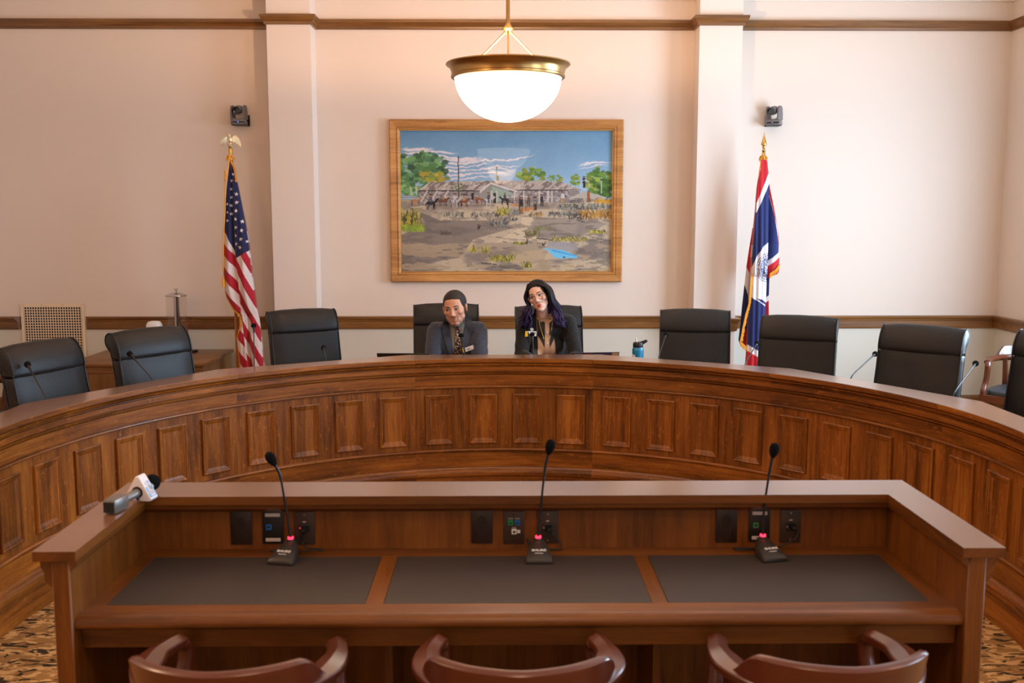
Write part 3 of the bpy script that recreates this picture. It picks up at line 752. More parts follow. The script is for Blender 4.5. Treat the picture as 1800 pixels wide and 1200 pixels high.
USR = [(283, 409, 413.5), (300, 407, 415.5), (330, 403, 422), (360, 400, 427), (400, 397, 434), (418, 396, 437), (440, 394.5, 439), (477, 394, 441), (505, 395, 444), (519, 398, 446), (539, 408, 448), (550, 419, 450), (568, 419.5, 452), (590, 413, 454), (609, 414, 455), (641, 417, 457), (700, 415, 459), (760, 416, 455)]
MID = ([283, 330, 367, 447, 458, 550, 640, 760], [412, 414, 415, 416.3, 418, 423, 432, 436])
def us_col(U, V, back):
    red = C3(164, 24, 40); wh = C3(214, 196, 192); navy = C3(32, 34, 74)
    mid = np.interp(V, *MID)
    left = U < mid
    c = np.zeros(U.shape+(3,))
    vl = V-1.15*(U-397)-405.5; il = np.floor(vl/20.5)
    vr = V-2.1*(U-417)-427+.0; ir = np.floor(vr/23.)
    rl = (il % 2 == 1); rr = (ir % 2 == 1)
    isr = np.where(left, rl, rr)
    c[:] = np.where(isr[..., None], red, wh)
    canton = np.where(left, V < 403+(U-399)*2.35, V < 452-(U-416.8)*.6)
    c[canton] = navy
    if not back:
        st = [(420, 342.6), (420.4, 356.5), (419.4, 370.7), (418, 385), (429.5, 389), (404.5, 359.6), (404.6, 373.5), (404.6, 387.6), (411.2, 334), (411.2, 348), (411.8, 320), (414.4, 309), (417.8, 399), (428.2, 404), (426.7, 418.8), (425.3, 433), (417.8, 413), (418, 427), (410.8, 362), (410.8, 376), (436.2, 423)]
        for i, (x, y) in enumerate(st):
            c[star_m(U, V, x, y, 3.7 if 417 < x < 430 else 2.9, .1) & canton] = C3(222, 212, 206)
    return c
def us_fold(S, V):
    # two full folds meeting in a crease, with fine secondary ripples
    w = np.interp(V, [283, 400, 640, 760], [.40, .44, .5, .5])
    a = np.where(S < w, S/w, (S-w)/(1-w))
    return .22+.20*np.sin(PI*a)**.8+.035*np.sin(S*22+V*.02)*np.sin(PI*S)
uf = thing('american_flag', 'american flag with gold fringe hanging from a pole topped by a gilt eagle', 'flag', (-2.385, 9.0, 0))
OXF, OZF = 410.5, 383
zo = 1.85+383*FK
drape('flag_cloth', uf, USR, us_col, FK, 410.0, zo, 460, 110, us_fold)
fringe(uf, [(394, 500, -.03), (398, 519, -.05), (408.5, 539, -.06), (419.5, 551, -.06)], FK, 410, zo, .022, n=26, seed=2)
fringe(uf, [(419.5, 551, -.05), (419.5, 568, -.05), (413, 590, -.04), (414, 609, -.04), (416, 645, -.04), (415, 700, -.04), (415, 759, -.04)], FK, 410, zo, .016, n=40, seed=3, down=.2)
fringe(uf, [(412, 284, -.03), (419, 300, -.03), (421, 322, -.03)], FK, 410, zo, .016, n=16, seed=4, side=1)
POLEW = wood('flagpole_wood', rgb(110, 60, 24), rgb(150, 88, 40), rgb(170, 104, 50), .3, 0)
def base_and_pole(t, top):
    quick('flag_stand', lambda bm: lathe(bm, [(0.001, .001), (.115, .001), (.12, .012), (.115, .025), (.08, .045), (.035, .07), (.028, .1), (.026, .16), (.0, .162)], 36), GOLDM, t, smooth=40)
    quick('pole', lambda bm: lathe(bm, [(.001, .1), (.014, .1), (.0135, top-.09), (.001, top-.088)], 16), POLEW, t, 'z', 40)
    quick('ferrule', lambda bm: lathe(bm, [(.001, top-.095), (.017, top-.095), (.017, top-.005), (.014, top), (.001, top)], 16), GOLDM, t, smooth=40)
base_and_pole(uf, 2.46)
def eagle(bm):
    z = 2.46
    lathe(bm, [(.001, z-.002), (.012, z), (.022, z+.012), (.025, z+.024), (.02, z+.036), (.010, z+.044), (.014, z+.048), (.001, z+.052)], 18)
    ell(bm, (0, 0, z+.078), (.017, .015, .032)); ell(bm, (0, -.004, z+.112), (.010, .012, .014))
    tube(bm, [(-.002, -.004, z+.10), (-.004, -.006, z+.12), (-.010, -.012, z+.128), (-.015, -.014, z+.122)], [.011, .010, .007, .002], 8)
    for s in (-1, 1):
        out = [(.012, .09), (.032, .108), (.046, .118), (.058, .112), (.074, .094), (.088, .062), (.094, .028), (.088, .012), (.080, .030), (.072, .022), (.066, .046), (.056, .036), (.050, .060), (.034, .056), (.012, .064)]
        bmx = bmesh.new()
        prism(bmx, [(s*x, z+y) for x, y in out], -.010, .0, axis='y')
        m = bpy.data.meshes.new('t'); bmx.to_mesh(m); bmx.free()
        for v in m.vertices: v.co.y += abs(v.co.x)*.35-.002
        bm.from_mesh(m); bpy.data.meshes.remove(m)
        for q in range(6): tube(bm, [(s*(.03+q*.010), -.008+q*.003, z+.104-q*.006), (s*(.034+q*.0108), -.006+q*.003, z+.055-q*.005)], [.0035, .001], 5)
    prism(bm, [(-.012, z+.05), (.012, z+.05), (.018, z+.03), (-.018, z+.03)], .002, .008, axis='y')
quick('eagle_finial', eagle, PALEG, uf, smooth=35)
def tassel(t, pts, tx, tz, y=-.09):
    bm = bmesh.new(); tube(bm, pts, .006, 8); finalize('cord', bm, GOLDF, t, smooth=60)
    bm = bmesh.new()
    lathe(bm, [(.001, .02), (.008, .018), (.011, .008), (.008, -.002), (.013, -.01), (.015, -.05), (.016, -.075), (.001, -.076)], 14, Matrix.Translation((tx, y, tz)))
    finalize('tassel', bm, GOLDF, t, smooth=50)
XP = lambda u: (u-410)*FK
ZP_ = lambda v: zo-v*FK
tassel(uf, [(XP(410), -.03, ZP_(279)), (XP(409), -.07, ZP_(295)), (XP(404), -.08, ZP_(318)), (XP(402), -.09, ZP_(370)), (XP(398), -.10, ZP_(420)), (XP(395.5), -.09, ZP_(474))], XP(395.3), ZP_(486))
def knot(bm):
    for i in range(5): ell(bm, (XP(405.5-.35*i), -.085, ZP_(304+i*3.6)), (.013, .012, .011), u=12, v=8)
quick('cord_knot', knot, GOLDF, uf, smooth=60)
def ruff(cx, cz):
    def f(bm):
        rs = np.random.RandomState(8)
        for i in range(34):
            a = rs.rand()*2*PI; r = rs.uniform(.02, .045)
            tube(bm, [(cx, 0, cz), (cx+math.cos(a)*r*.6, math.sin(a)*r*.6, cz+rs.uniform(-.01, .01)), (cx+math.cos(a)*r, math.sin(a)*r, cz+rs.uniform(-.05, .012))], [.006, .005, .002], 5)
    return f
quick('fringe_collar', ruff(XP(410), ZP_(279)), GOLDF, uf, smooth=60)
# state flag
W0 = 1335.5
WYR = [(284, 1331, 1341), (300, 1329, 1343), (333, 1325, 1348), (374, 1323, 1356.5), (415, 1320, 1365), (452, 1318, 1368), (476, 1317.5, 1368), (480, 1317.5, 1364), (484, 1317.3, 1351), (525, 1316.5, 1351), (578, 1315.5, 1352.5), (619, 1315, 1353), (641, 1314, 1353), (760, 1314, 1352)]
def wy_col(U, V, back):
    red = C3(190, 34, 44); wh = C3(226, 218, 224); navy = C3(34, 44, 96); c = np.zeros(U.shape+(3,)); c[:] = navy
    main = U < 1345.5
    # left half: red corner, white band
    c[main & (V < 356-(U-1324)*2.45)] = red
    m = main & (V >= 356-(U-1324)*2.45) & (V < 374-(U-1323)*2.2); c[m] = wh
    r = ~main
    e = np.interp(V, [284, 321, 399, 430, 460], [1339, 1341, 1361, 1365.5, 1369]); w = np.interp(V, [284, 335, 380, 431], [1339, 1344, 1356, 1366])
    c[r & (U > w) & (V < 445)] = wh; c[r & (U > e) & (V < 430)] = red
    dl = V-(455-(U-1349)*.76)
    c[r & (V > 430) & (dl > 0) & (V < 486)] = wh; c[r & (V > 430) & (dl > 9.5) & (V < 486)] = red
    c[r & (V > 486) & (V < 522)] = navy; c[r & (V > 521-(U-1346)*.9) & (V < 560)] = wh; c[r & (V > 530-(U-1346)*.9) & (V > 500)] = red
    bf = inpoly(U, V, [(1345.4, 425), (1337, 430), (1330, 440), (1324, 449), (1320, 460), (1317, 470), (1316, 517), (1323, 522.5), (1333.5, 528), (1343.4, 535.5), (1345.4, 529)])
    c[bf] = wh; c[inpoly(U, V, [(1327, 521), (1337, 523.5), (1345.4, 529), (1344.5, 533), (1341, 531), (1334, 527)])] = navy
    q = np.sqrt(((U-1344)/20.)**2+((V-468)/24.8)**2); ring = main & (q < 1) & bf
    seal = C3(40, 48, 92)
    c[ring & (q > .955)] = seal; c[ring & (q < .70) & (q > .66)] = seal
    th = np.degrees(np.arctan2(V-468, U-1344))
    # lettering round the seal: every letter a little bar pattern
    fr_ = (th*1.0) % 12.
    L = ring & (q > .74) & (q < .90) & (((fr_ > 2) & (fr_ < 4.4)) | ((fr_ > 6.4) & (fr_ < 8.6)) | ((fr_ >= 4.4) & (fr_ <= 6.4) & (np.abs(q-.82) < .03)))
    c[L] = seal
    c[ring & (q < .66)] = C3(150, 156, 180)
    c[ring & (q < .62) & (fbm(U*8, V*8, 20, 7) > .52)] = seal; c[ring & (q < .5) & (fbm(U*8, V*8, 16, 17) > .6)] = wh
    c[main & (V > 603+(U-1316)*.6) & (V < 614+(U-1316)*.6)] = wh; c[main & (V >= 614+(U-1316)*.6)] = red
    return c
def wy_fold(S, V):
    U = np.interp(V, [r[0] for r in WYR], [r[1] for r in WYR])+S*(np.interp(V, [r[0] for r in WYR], [r[2]-r[1] for r in WYR]))
    m = U < 1345.5
    a = np.clip(np.where(m, (U-1316)/29.5, (U-1345.5)/22.), 0, 1)
    return np.where(m, .26+.16*np.sin(PI*a)+.03*np.sin(U*.7), .04+.16*np.sin(PI*a))
sf = thing('state_flag', 'blue, white and red state flag with white bison, on a pole with a spear tip', 'flag', (2.36, 9.0, 0))
KX = W0
drape('flag_cloth', sf, WYR, wy_col, FK, KX, zo, 460, 140, wy_fold)
def strip(U, V, b):
    c = np.zeros(U.shape+(3,)); c[:] = C3(184, 32, 42); t = (U-1304)*.9
    c[(V > 452+t*2.2) & (V < 620)] = C3(214, 206, 212); c[(V > 480+t*3.4)] = C3(30, 36, 80); c[(V > 540) & (U > 1330-(V-540)*.42)] = C3(172, 30, 38); return c
o = drape('rear_fold', sf, [(400, 1321, 1327), (430, 1317, 1327), (464, 1312.7, 1326), (537, 1306.5, 1324), (570, 1304.5, 1322), (596, 1302, 1320), (606, 1306, 1320)], strip, FK, KX, zo, 120, 30, lambda S, V: .1*np.sin(PI*S))
o.location = (0, .015, 0)
fringe(sf, [(1319.5, 440, -.05), (1317.5, 480, -.06), (1316, 530, -.05), (1311, 550, -.04), (1307, 575, -.03), (1304, 596, -.03)], FK, KX, zo, .02, n=40, seed=5, down=.3)
fringe(sf, [(1302, 597, -.04), (1312, 607, -.045), (1319, 610, -.045)], FK, KX, zo, .045, n=18, seed=6, down=.85)
fringe(sf, [(1349.5, 480, -.06), (1359, 473, -.065), (1368, 463, -.04)], FK, KX, zo, .04, n=22, seed=7, down=.85)
fringe(sf, [(1352, 550, -.03), (1353, 562, -.03)], FK, KX, zo, .02, n=8, seed=12, down=.6)
fringe(sf, [(1330, 285, -.02), (1329, 300, -.03), (1327, 316, -.03)], FK, KX, zo, .018, n=14, seed=9, down=.5)
base_and_pole(sf, 2.43)
def spear(bm):
    z = 2.43
    lathe(bm, [(.001, z), (.013, z+.002), (.018, z+.014), (.012, z+.026), (.009, z+.034), (.016, z+.042), (.016, z+.05), (.008, z+.056), (.024, z+.064), (.026, z+.07), (.020, z+.095), (.011, z+.13), (.004, z+.155), (.001, z+.185)], 16)
quick('spear_finial', spear, GOLDM, sf, smooth=35)
quick('fringe_collar', ruff(0, zo-279*FK), GOLDF, sf, smooth=60)
# ------------------------------------------------------------------ pendant lamp
LX, LY = .055, 6.33
lamp = thing('pendant_lamp', 'big brass pendant lamp with glowing white glass bowl', 'lamp', (LX, LY, 0))
quick('canopy', lambda bm: lathe(bm, [(.001, H-.06), (.03, H-.06), (.06, H-.04), (.085, H-.01), (.09, H-.001), (.001, H-.001)], 32), BRASS, lamp, smooth=40)
quick('rod', lambda bm: lathe(bm, [(.001, 3.03), (.0125, 3.03), (.0125, H-.055), (.001, H-.055)], 16), BRASS, lamp, smooth=40)
quick('hub', lambda bm: lathe(bm, [(.001, 2.972), (.014, 2.975), (.018, 2.985), (.03, 3.0), (.034, 3.008), (.03, 3.016), (.016, 3.03), (.014, 3.045), (.001, 3.046)], 24), BRASS, lamp, smooth=40)
for a in (-90, 30, 150):
    p1 = (.325*math.cos(R(a)), .325*math.sin(R(a)), 2.752); p0 = (.016*math.cos(R(a)), .016*math.sin(R(a)), 2.992)
    quick('arm', lambda bm: tube(bm, [p0, p1], .006, 10), BRASS, lamp, smooth=60)
quick('rim', lambda bm: lathe(bm, [(.352, 2.792), (.372, 2.797), (.384, 2.796), (.386, 2.789), (.380, 2.783), (.366, 2.774), (.357, 2.76), (.352, 2.742), (.350, 2.727), (.355, 2.722), (.354, 2.712), (.346, 2.706), (.334, 2.706), (.332, 2.722), (.34, 2.75), (.348, 2.772), (.352, 2.792)], 72), BRASS, lamp, smooth=40)
BOWL = mat('opal_glass', rgb(255, 250, 244), .25, emit=(1, .84, .66), es=4)
def bowl(bm):
    pr = [(.332*math.cos(t), 2.722-.28*math.sin(t)) for t in np.linspace(0, PI/2-.02, 24)]
    inn = [(r*.97, z+.004) for r, z in reversed(pr)]
    lathe(bm, [(.001, 2.442)][:0]+[(r, z) for r, z in pr]+[(.001, 2.4415)]+[(.001, 2.448)]+inn+[pr[0]], 64)
quick('bowl', bowl, BOWL, lamp, smooth=60)
# ------------------------------------------------------------------ wall vent
vt = thing('wall_vent', 'cream metal air vent grille with square holes on the wall, left end', 'vent', (-4.2525, 9.5, 0))
def grille(bm):
    x0, x1, z0, z1 = -.3, .3, .42, 1.045; y0, y1 = -.012, -.006; m = .033; nx = 22; nz = 22
    box(bm, x0, x1, y0, y1, z0, z0+m); box(bm, x0, x1, y0, y1, z1-m, z1); box(bm, x0, x0+m, y0, y1, z0+m, z1-m); box(bm, x1-m, x1, y0, y1, z0+m, z1-m)
    w = (x1-x0-2*m)/nx; b = w*.30
    for i in range(nx+1): box(bm, x0+m+i*w-b/2, x0+m+i*w+b/2, y0, y1-.0005, z0+m, z1-m)
    w = (z1-z0-2*m)/nz
    for i in range(nz+1): box(bm, x0+m, x1-m, y0+.0002, y1-.001, z0+m+i*w-b/2, z0+m+i*w+b/2)
VM = mat('cream_metal', rgb(232, 208, 178), .5)
quick('grille', grille, VM, vt)
quick('duct_opening', lambda bm: box(bm, -.27, .27, -.004, -.001, .45, 1.015), SLOT, vt)
def vs(bm):
    for x in (-.285, -.1, .1, .285):
        for z in (1.03, .435): ell(bm, (x, -.012, z), (.004, .002, .004), u=8, v=6)
quick('screw', vs, CHROME, vt)
# ------------------------------------------------------------------ wall cameras
def ptz(label, loc, yaw, lens_yaw, lens_pitch):
    t = thing('wall_camera', label, 'camera', loc, 0, 'dome lens cameras on the back wall')
    sgn = 1 if yaw > 0 else -1
    quick('bracket', lambda bm: (box(bm, sgn*.05-.012, sgn*.05+.03, -.012, 0, -.055, .045, .003), box(bm, min(-.06, sgn*.05), max(.06, sgn*.05+.02), -.13, -.0, -.057, -.052, .001)), BLKG, t)
    def scr(bm):
        for z in (.035, -.045): ell(bm, (sgn*.05+.01, -.0125, z), (.004, .002, .004), u=8, v=6)
    quick('screw', scr, CHROME, t)
    M = Matrix.Translation((0, -.085, -.052)) @ Matrix.Rotation(yaw, 4, 'Z')
    def base(bm):
        def sq(a, b, z, k=.025):
            P = []
            for cx, cy, s in ((1, 1, 0), (-1, 1, 90), (-1, -1, 180), (1, -1, 270)):
                for q in range(5):
                    an = R(s+q*22.5); P.append(((a-k)*cx+k*math.cos(an), (b-k)*cy+k*math.sin(an), z))
            return P
        loft(bm, [sq(.066, .066, .001), sq(.072, .07, .008), sq(.072, .07, .036), sq(.066, .064, .046), sq(.060, .056, .05)], M=M)
    b = quick('base', base, GREYM, t, smooth=35)
    quick('status_window', lambda bm: box(bm, -.052, .06, -.0715, -.068, .014, .030, .003, M=M), BLK, b)
    quick('status_light', lambda bm: box(bm, -.006, .002, -.0722, -.071, .018, .026, .001, M=M), BLUEL, b)
    M2 = Matrix.Translation((0, -.085, 0)) @ Matrix.Rotation(lens_yaw, 4, 'Z')
    def yoke(bm):
        for s in (-1, 1):
            P = [(-.042, -.004), (.042, -.004), (.040, .06), (.034, .10), (.020, .122), (-.006, .127), (-.026, .118), (-.036, .09), (-.038, .045)]
            prism(bm, P, s*.061-.007, s*.061+.007, M2, 'x')
        prism(bm, [(-.066, -.004), (.066, -.004), (.066, .022), (.050, .012), (.03, .006), (0, .003), (-.03, .006), (-.05, .012), (-.066, .022)], -.04, .04, M2, 'y')
    y = quick('yoke', yoke, GREYM, t, smooth=35)
    M3 = M2 @ Matrix.Translation((0, 0, .088)) @ Matrix.Rotation(lens_pitch, 4, 'X')
    def head(bm):
        lathe(bm, [(.001, .040), (.024, .036), (.036, .022), (.040, .0), (.040, -.02), (.036, -.040), (.034, -.05)], 28, M3 @ Matrix.Rotation(PI/2, 4, 'X') @ Matrix.Rotation(PI, 4, 'X'))
        tube(bm, [M3 @ Vector((-.055, 0, 0)), M3 @ Vector((.055, 0, 0))], .014, 12)
    h = quick('camera_head', head, GREYM, t, smooth=40)
    def ln(bm): lathe(bm, [(.036, .048), (.038, .052), (.036, .058), (.028, .056), (.022, .048), (.001, .046)], 28, M3 @ Matrix.Rotation(PI/2, 4, 'X'))
    quick('lens', ln, mat('lens_glass', rgb(14, 13, 22), .08, coat=1), h, smooth=40)
    return t
ptz('dark grey camera on the back wall above the american flag, facing forward', (-2.405, 9.5, 2.755), R(8), R(-12), R(16))
c2 = ptz('dark grey camera on the back wall above the state flag, turned to the left', (2.555, 9.5, 2.755), R(-24), R(-46), R(14))
# ------------------------------------------------------------------ cabinet on the left with dispenser
cab = thing('low_cabinet', 'low wooden cabinet against the back wall, left of the american flag', 'cabinet', (-3.11, 8.95, 0))
quick('cabinet_top', lambda bm: box(bm, -.60, .585, -.47, .46, .585, .615, .006, 2), TRIM, cab, 'x', 40)
quick('body', lambda bm: box(bm, -.57, .56, -.43, .44, .08, .585, .003), TRIM, cab, 'x')
quick('plinth', lambda bm: box(bm, -.54, .53, -.38, .42, .001, .08), TRIM, cab, 'x')
quick('drawer_rail', lambda bm: box(bm, -.57, .56, -.437, -.43, .525, .583, .002), TRIM, cab, 'x')
for i in range(3):
    x0 = -.565+i*.374
    d = quick('door', lambda bm: (box(bm, x0, x0+.368, -.448, -.43, .09, .515, .003), box(bm, x0+.05, x0+.318, -.452, -.447, .14, .465, .003)), TRIM, cab, 'z')
    quick('knob', lambda bm: ell(bm, (x0+.34, -.462, .32), (.012, .014, .012)), BRASS, d, smooth=60)
ds = thing('drink_dispenser', 'tall clear cylinder dispenser with chrome lid and chrome core on the low cabinet', 'dispenser', (-2.965, 9.15, .615))
quick('base', lambda bm: prism(bm, [(-.12, -.12), (.09, -.16), (.16, .06), (-.1, .12)], .001, .02), BLK, ds)
def clear():
    N = NT('clear_acrylic'); tr = N.n('ShaderNodeBsdfTransparent'); tr.inputs[0].default_value = (.985, .97, .96, 1)
    gl = N.n('ShaderNodeBsdfGlossy'); gl.inputs['Roughness'].default_value = .05
    fr = N.n('ShaderNodeFresnel'); fr.inputs[0].default_value = 1.12
    mx = N.n('ShaderNodeMixShader'); mx.inputs[0].default_value = .05; N.l(tr.outputs[0], mx.inputs[1]); N.l(gl.outputs[0], mx.inputs[2])
    N.l(mx.outputs[0], N.t.nodes['Material Output'].inputs['Surface']); return N.m
ACR = clear()
quick('cylinder', lambda bm: lathe(bm, [(.094, .02), (.094, .525), (.090, .525), (.090, .02), (.094, .02)], 40), ACR, ds, smooth=60)
quick('core', lambda bm: lathe(bm, [(.001, .02), (.026, .02), (.024, .525), (.001, .525)], 24), CHROME, ds, smooth=40)
quick('lid', lambda bm: lathe(bm, [(.001, .524), (.098, .524), (.1, .529), (.098, .534), (.05, .553), (.012, .56), (.001, .56)], 40), CHROME, ds, smooth=30)
quick('lid_knob', lambda bm: lathe(bm, [(.001, .559), (.008, .559), (.007, .575), (.018, .59), (.016, .593), (.001, .585)], 20), CHROME, ds, smooth=40)
def gauge(bm):
    tube(bm, [(.098, -.02, .06), (.1, -.02, .34)], .005, 8)
quick('level_tube', gauge, mat('red_level_tube', rgb(150, 50, 30), .3), ds, smooth=50)
quick('spigot', lambda bm: (tube(bm, [(.1, -.04, .07), (.13, -.08, .07), (.13, -.09, .045)], [.01, .009, .008], 10),), BLK, ds, smooth=50)
nd = thing('paper_dispenser', 'white rounded dispenser on the low cabinet beside the clear cylinder', 'dispenser', (-3.16, 9.1, .615))
def wd(bm):
    rings = []
    for z, a, b in ((0.001, .07, .06), (.22, .072, .06), (.27, .066, .056), (.295, .05, .045), (.30, .03, .03)):
        rings.append([(a*abs(math.cos(t))**.6*np.sign(math.cos(t)), b*abs(math.sin(t))**.6*np.sign(math.sin(t)), z) for t in np.linspace(0, 2*PI, 25)[:-1]])
    loft(bm, rings)
quick('housing', wd, WHITE, nd, smooth=50)
quick('slot', lambda bm: box(bm, -.04, .04, -.063, -.055, .08, .14, .002), BLK, nd)
# ------------------------------------------------------------------ executive chairs
def resample(P, n):
    P = [Vector(p) for p in P]; d = [0]
    for a, b in zip(P[:-1], P[1:]): d.append(d[-1]+(b-a).length)
    out = []
    for i in range(n):
        t = d[-1]*i/(n-1); j = 0
        while j < len(d)-2 and d[j+1] < t: j += 1
        f = (t-d[j])/max(d[j+1]-d[j], 1e-9)
        # catmull-rom
        p0 = P[max(j-1, 0)]; p1 = P[j]; p2 = P[j+1]; p3 = P[min(j+2, len(P)-1)]
        out.append(.5*((2*p1)+(-p0+p2)*f+(2*p0-5*p1+4*p2-p3)*f*f+(-p0+3*p1-3*p2+p3)*f**3))
    return out
def slab(bm, prof, hw, crown=0., k=.012):
    """prof closed (y,z) list, extruded over x in [-hw,hw] with soft edges"""
    cy = sum(p[0] for p in prof)/len(prof); cz = sum(p[1] for p in prof)/len(prof)
    rings = []
    for x, ins in ((-hw, k), (-hw+k*.35, k*.3), (-hw+k, 0), (-hw*.6, -crown*.7), (0, -crown), (hw*.6, -crown*.7), (hw-k, 0), (hw-k*.35, k*.3), (hw, k)):
        ring = []
        n = len(prof)
        for i, (y, z) in enumerate(prof):
            a = prof[i-1]; b = prof[(i+1) % n]; t = Vector((b[0]-a[0], b[1]-a[1])); t.normalize() if t.length > 0 else None
            nn = Vector((t.y, -t.x))  # outward or inward depending on winding
            if nn.dot(Vector((y-cy, z-cz))) < 0 and False: nn = -nn
            ring.append((x, y-nn.x*ins*WIND, z-nn.y*ins*WIND))
        rings.append(ring)
    loft(bm, rings)
WIND = 1
def area2(P):
    return sum(P[i-1][0]*P[i][1]-P[i][0]*P[i-1][1] for i in range(len(P)))
def exec_chair():
    global WIND
    t = thing('executive_chair', 'x', 'chair')
    front = [(.20, .50), (.192, .60), (.200, .70), (.218, .80), (.238, .89), (.252, .965), (.259, .998)]
    back = [(.334, .998), (.325, .955), (.312, .89), (.296, .80), (.280, .70), (.272, .60), (.268, .50)]
    f = [(p.x, p.y) for p in resample([(a, b, 0) for a, b in front], 14)]; b = [(p.x, p.y) for p in resample([(a, b, 0) for a, b in back], 12)]
    low = f+b; WIND = 1 if area2(low) > 0 else -1
    quick('backrest', lambda bm: slab(bm, low, .262, .012), LEATHER, t, smooth=50)
    hp = [(.260, 1.0), (.256, 1.012), (.258, 1.04), (.267, 1.075), (.284, 1.11), (.307, 1.14), (.335, 1.157), (.365, 1.156), (.388, 1.14), (.398, 1.115), (.394, 1.088), (.376, 1.066), (.352, 1.045), (.342, 1.02), (.334, 1.0)]
    hr = [(p.x, p.y) for p in resample([(a, b, 0) for a, b in hp], 34)]; WIND = 1 if area2(hr) > 0 else -1
    quick('headrest', lambda bm: slab(bm, hr, .262, .014), LEATHER, t, smooth=50)
    # piping on both sides
    path = f+hr[1:-1]
    for s in (-1, 1):
        quick('piping', lambda bm: tube(bm, [(s*.258, y-.001, z) for y, z in path]+[(s*.258, y, z) for y, z in b[1:]], .0045, 6), PIPING, t, smooth=60)
    st = [(-.21, .44), (-.22, .47), (-.20, .505), (-.12, .52), (.1, .515), (.22, .50), (.23, .45), (.2, .42), (-.15, .42)]
    sp = [(p.x, p.y) for p in resample([(a, b_, 0) for a, b_ in st+st[:1]], 30)][:-1]; WIND = 1 if area2(sp) > 0 else -1
    quick('seat', lambda bm: slab(bm, sp, .26, .012), LEATHER, t, smooth=50)
    for s in (-1, 1):
        a = quick('armrest', lambda bm: tube(bm, resample([(s*.30, .20, .56), (s*.315, .18, .64), (s*.315, .10, .665), (s*.315, -.04, .665), (s*.31, -.08, .64), (s*.30, -.07, .56), (s*.28, -.01, .47)], 24), .018, 10, flat=1.3), BLK, t, smooth=60)
    quick('column', lambda bm: lathe(bm, [(.001, .09), (.028, .09), (.028, .25), (.02, .25), (.02, .38), (.1, .4), (.12, .42), (.001, .42)], 20), BLKG, t, smooth=40)
    bs = bmesh.new()
    for i in range(5):
        a = R(72*i+20); c, s_ = math.cos(a), math.sin(a)
        tube(bs, [(0, 0, .10), (c*.12, s_*.12, .095), (c*.225, s_*.225, .075)], [.03, .022, .014], 10)
    bo = finalize('star_base', bs, BLKG, t, smooth=60)
    for i in range(5):
        a = R(72*i+20); c, s_ = math.cos(a)*.225, math.sin(a)*.225
        quick('caster', lambda bm: (tube(bm, [(c-.022, s_, .029), (c+.022, s_, .029)], .027, 16),), BLK, bo, smooth=40)
    return t
ec0 = exec_chair()
CH = [(-2.57, 5.54, 70, 'black leather chair at the left end of the dais, in front of the wall vent', 'c'),
      (-2.19, 6.20, 55, 'black leather chair in front of the clear dispenser, left of the american flag'),
      (-1.49, 7.50, 30, 'empty black leather chair just right of the american flag'),
      (-.43, 7.98, 4, 'black leather chair behind the man in the blue grey jacket'),
      (.385, 7.80, 5, 'black leather chair behind the woman with purple hair'),
      (1.475, 7.46, -10, 'empty black leather chair just right of the teal bottle, left of the state flag'),
      (2.11, 6.95, -25, 'empty black leather chair just right of the state flag'),
      (2.715, 6.30, -43, 'empty black leather chair between the two bare microphones on the right of the dais'),
      (3.40, 5.93, -54, 'black leather chair cut off by the right edge, before the wooden armchair')]
for i, q in enumerate(CH):
    x, y, a, lb = q[:4]
    o = ec0 if i == 0 else copy_tree(ec0)
    th = R(a); d = .33
    o.location = (x+d*math.sin(th), y-d*math.cos(th), 0); o.rotation_euler = (0, 0, th)
    tag(o, lb, 'chair', 'black leather chairs behind the dais')
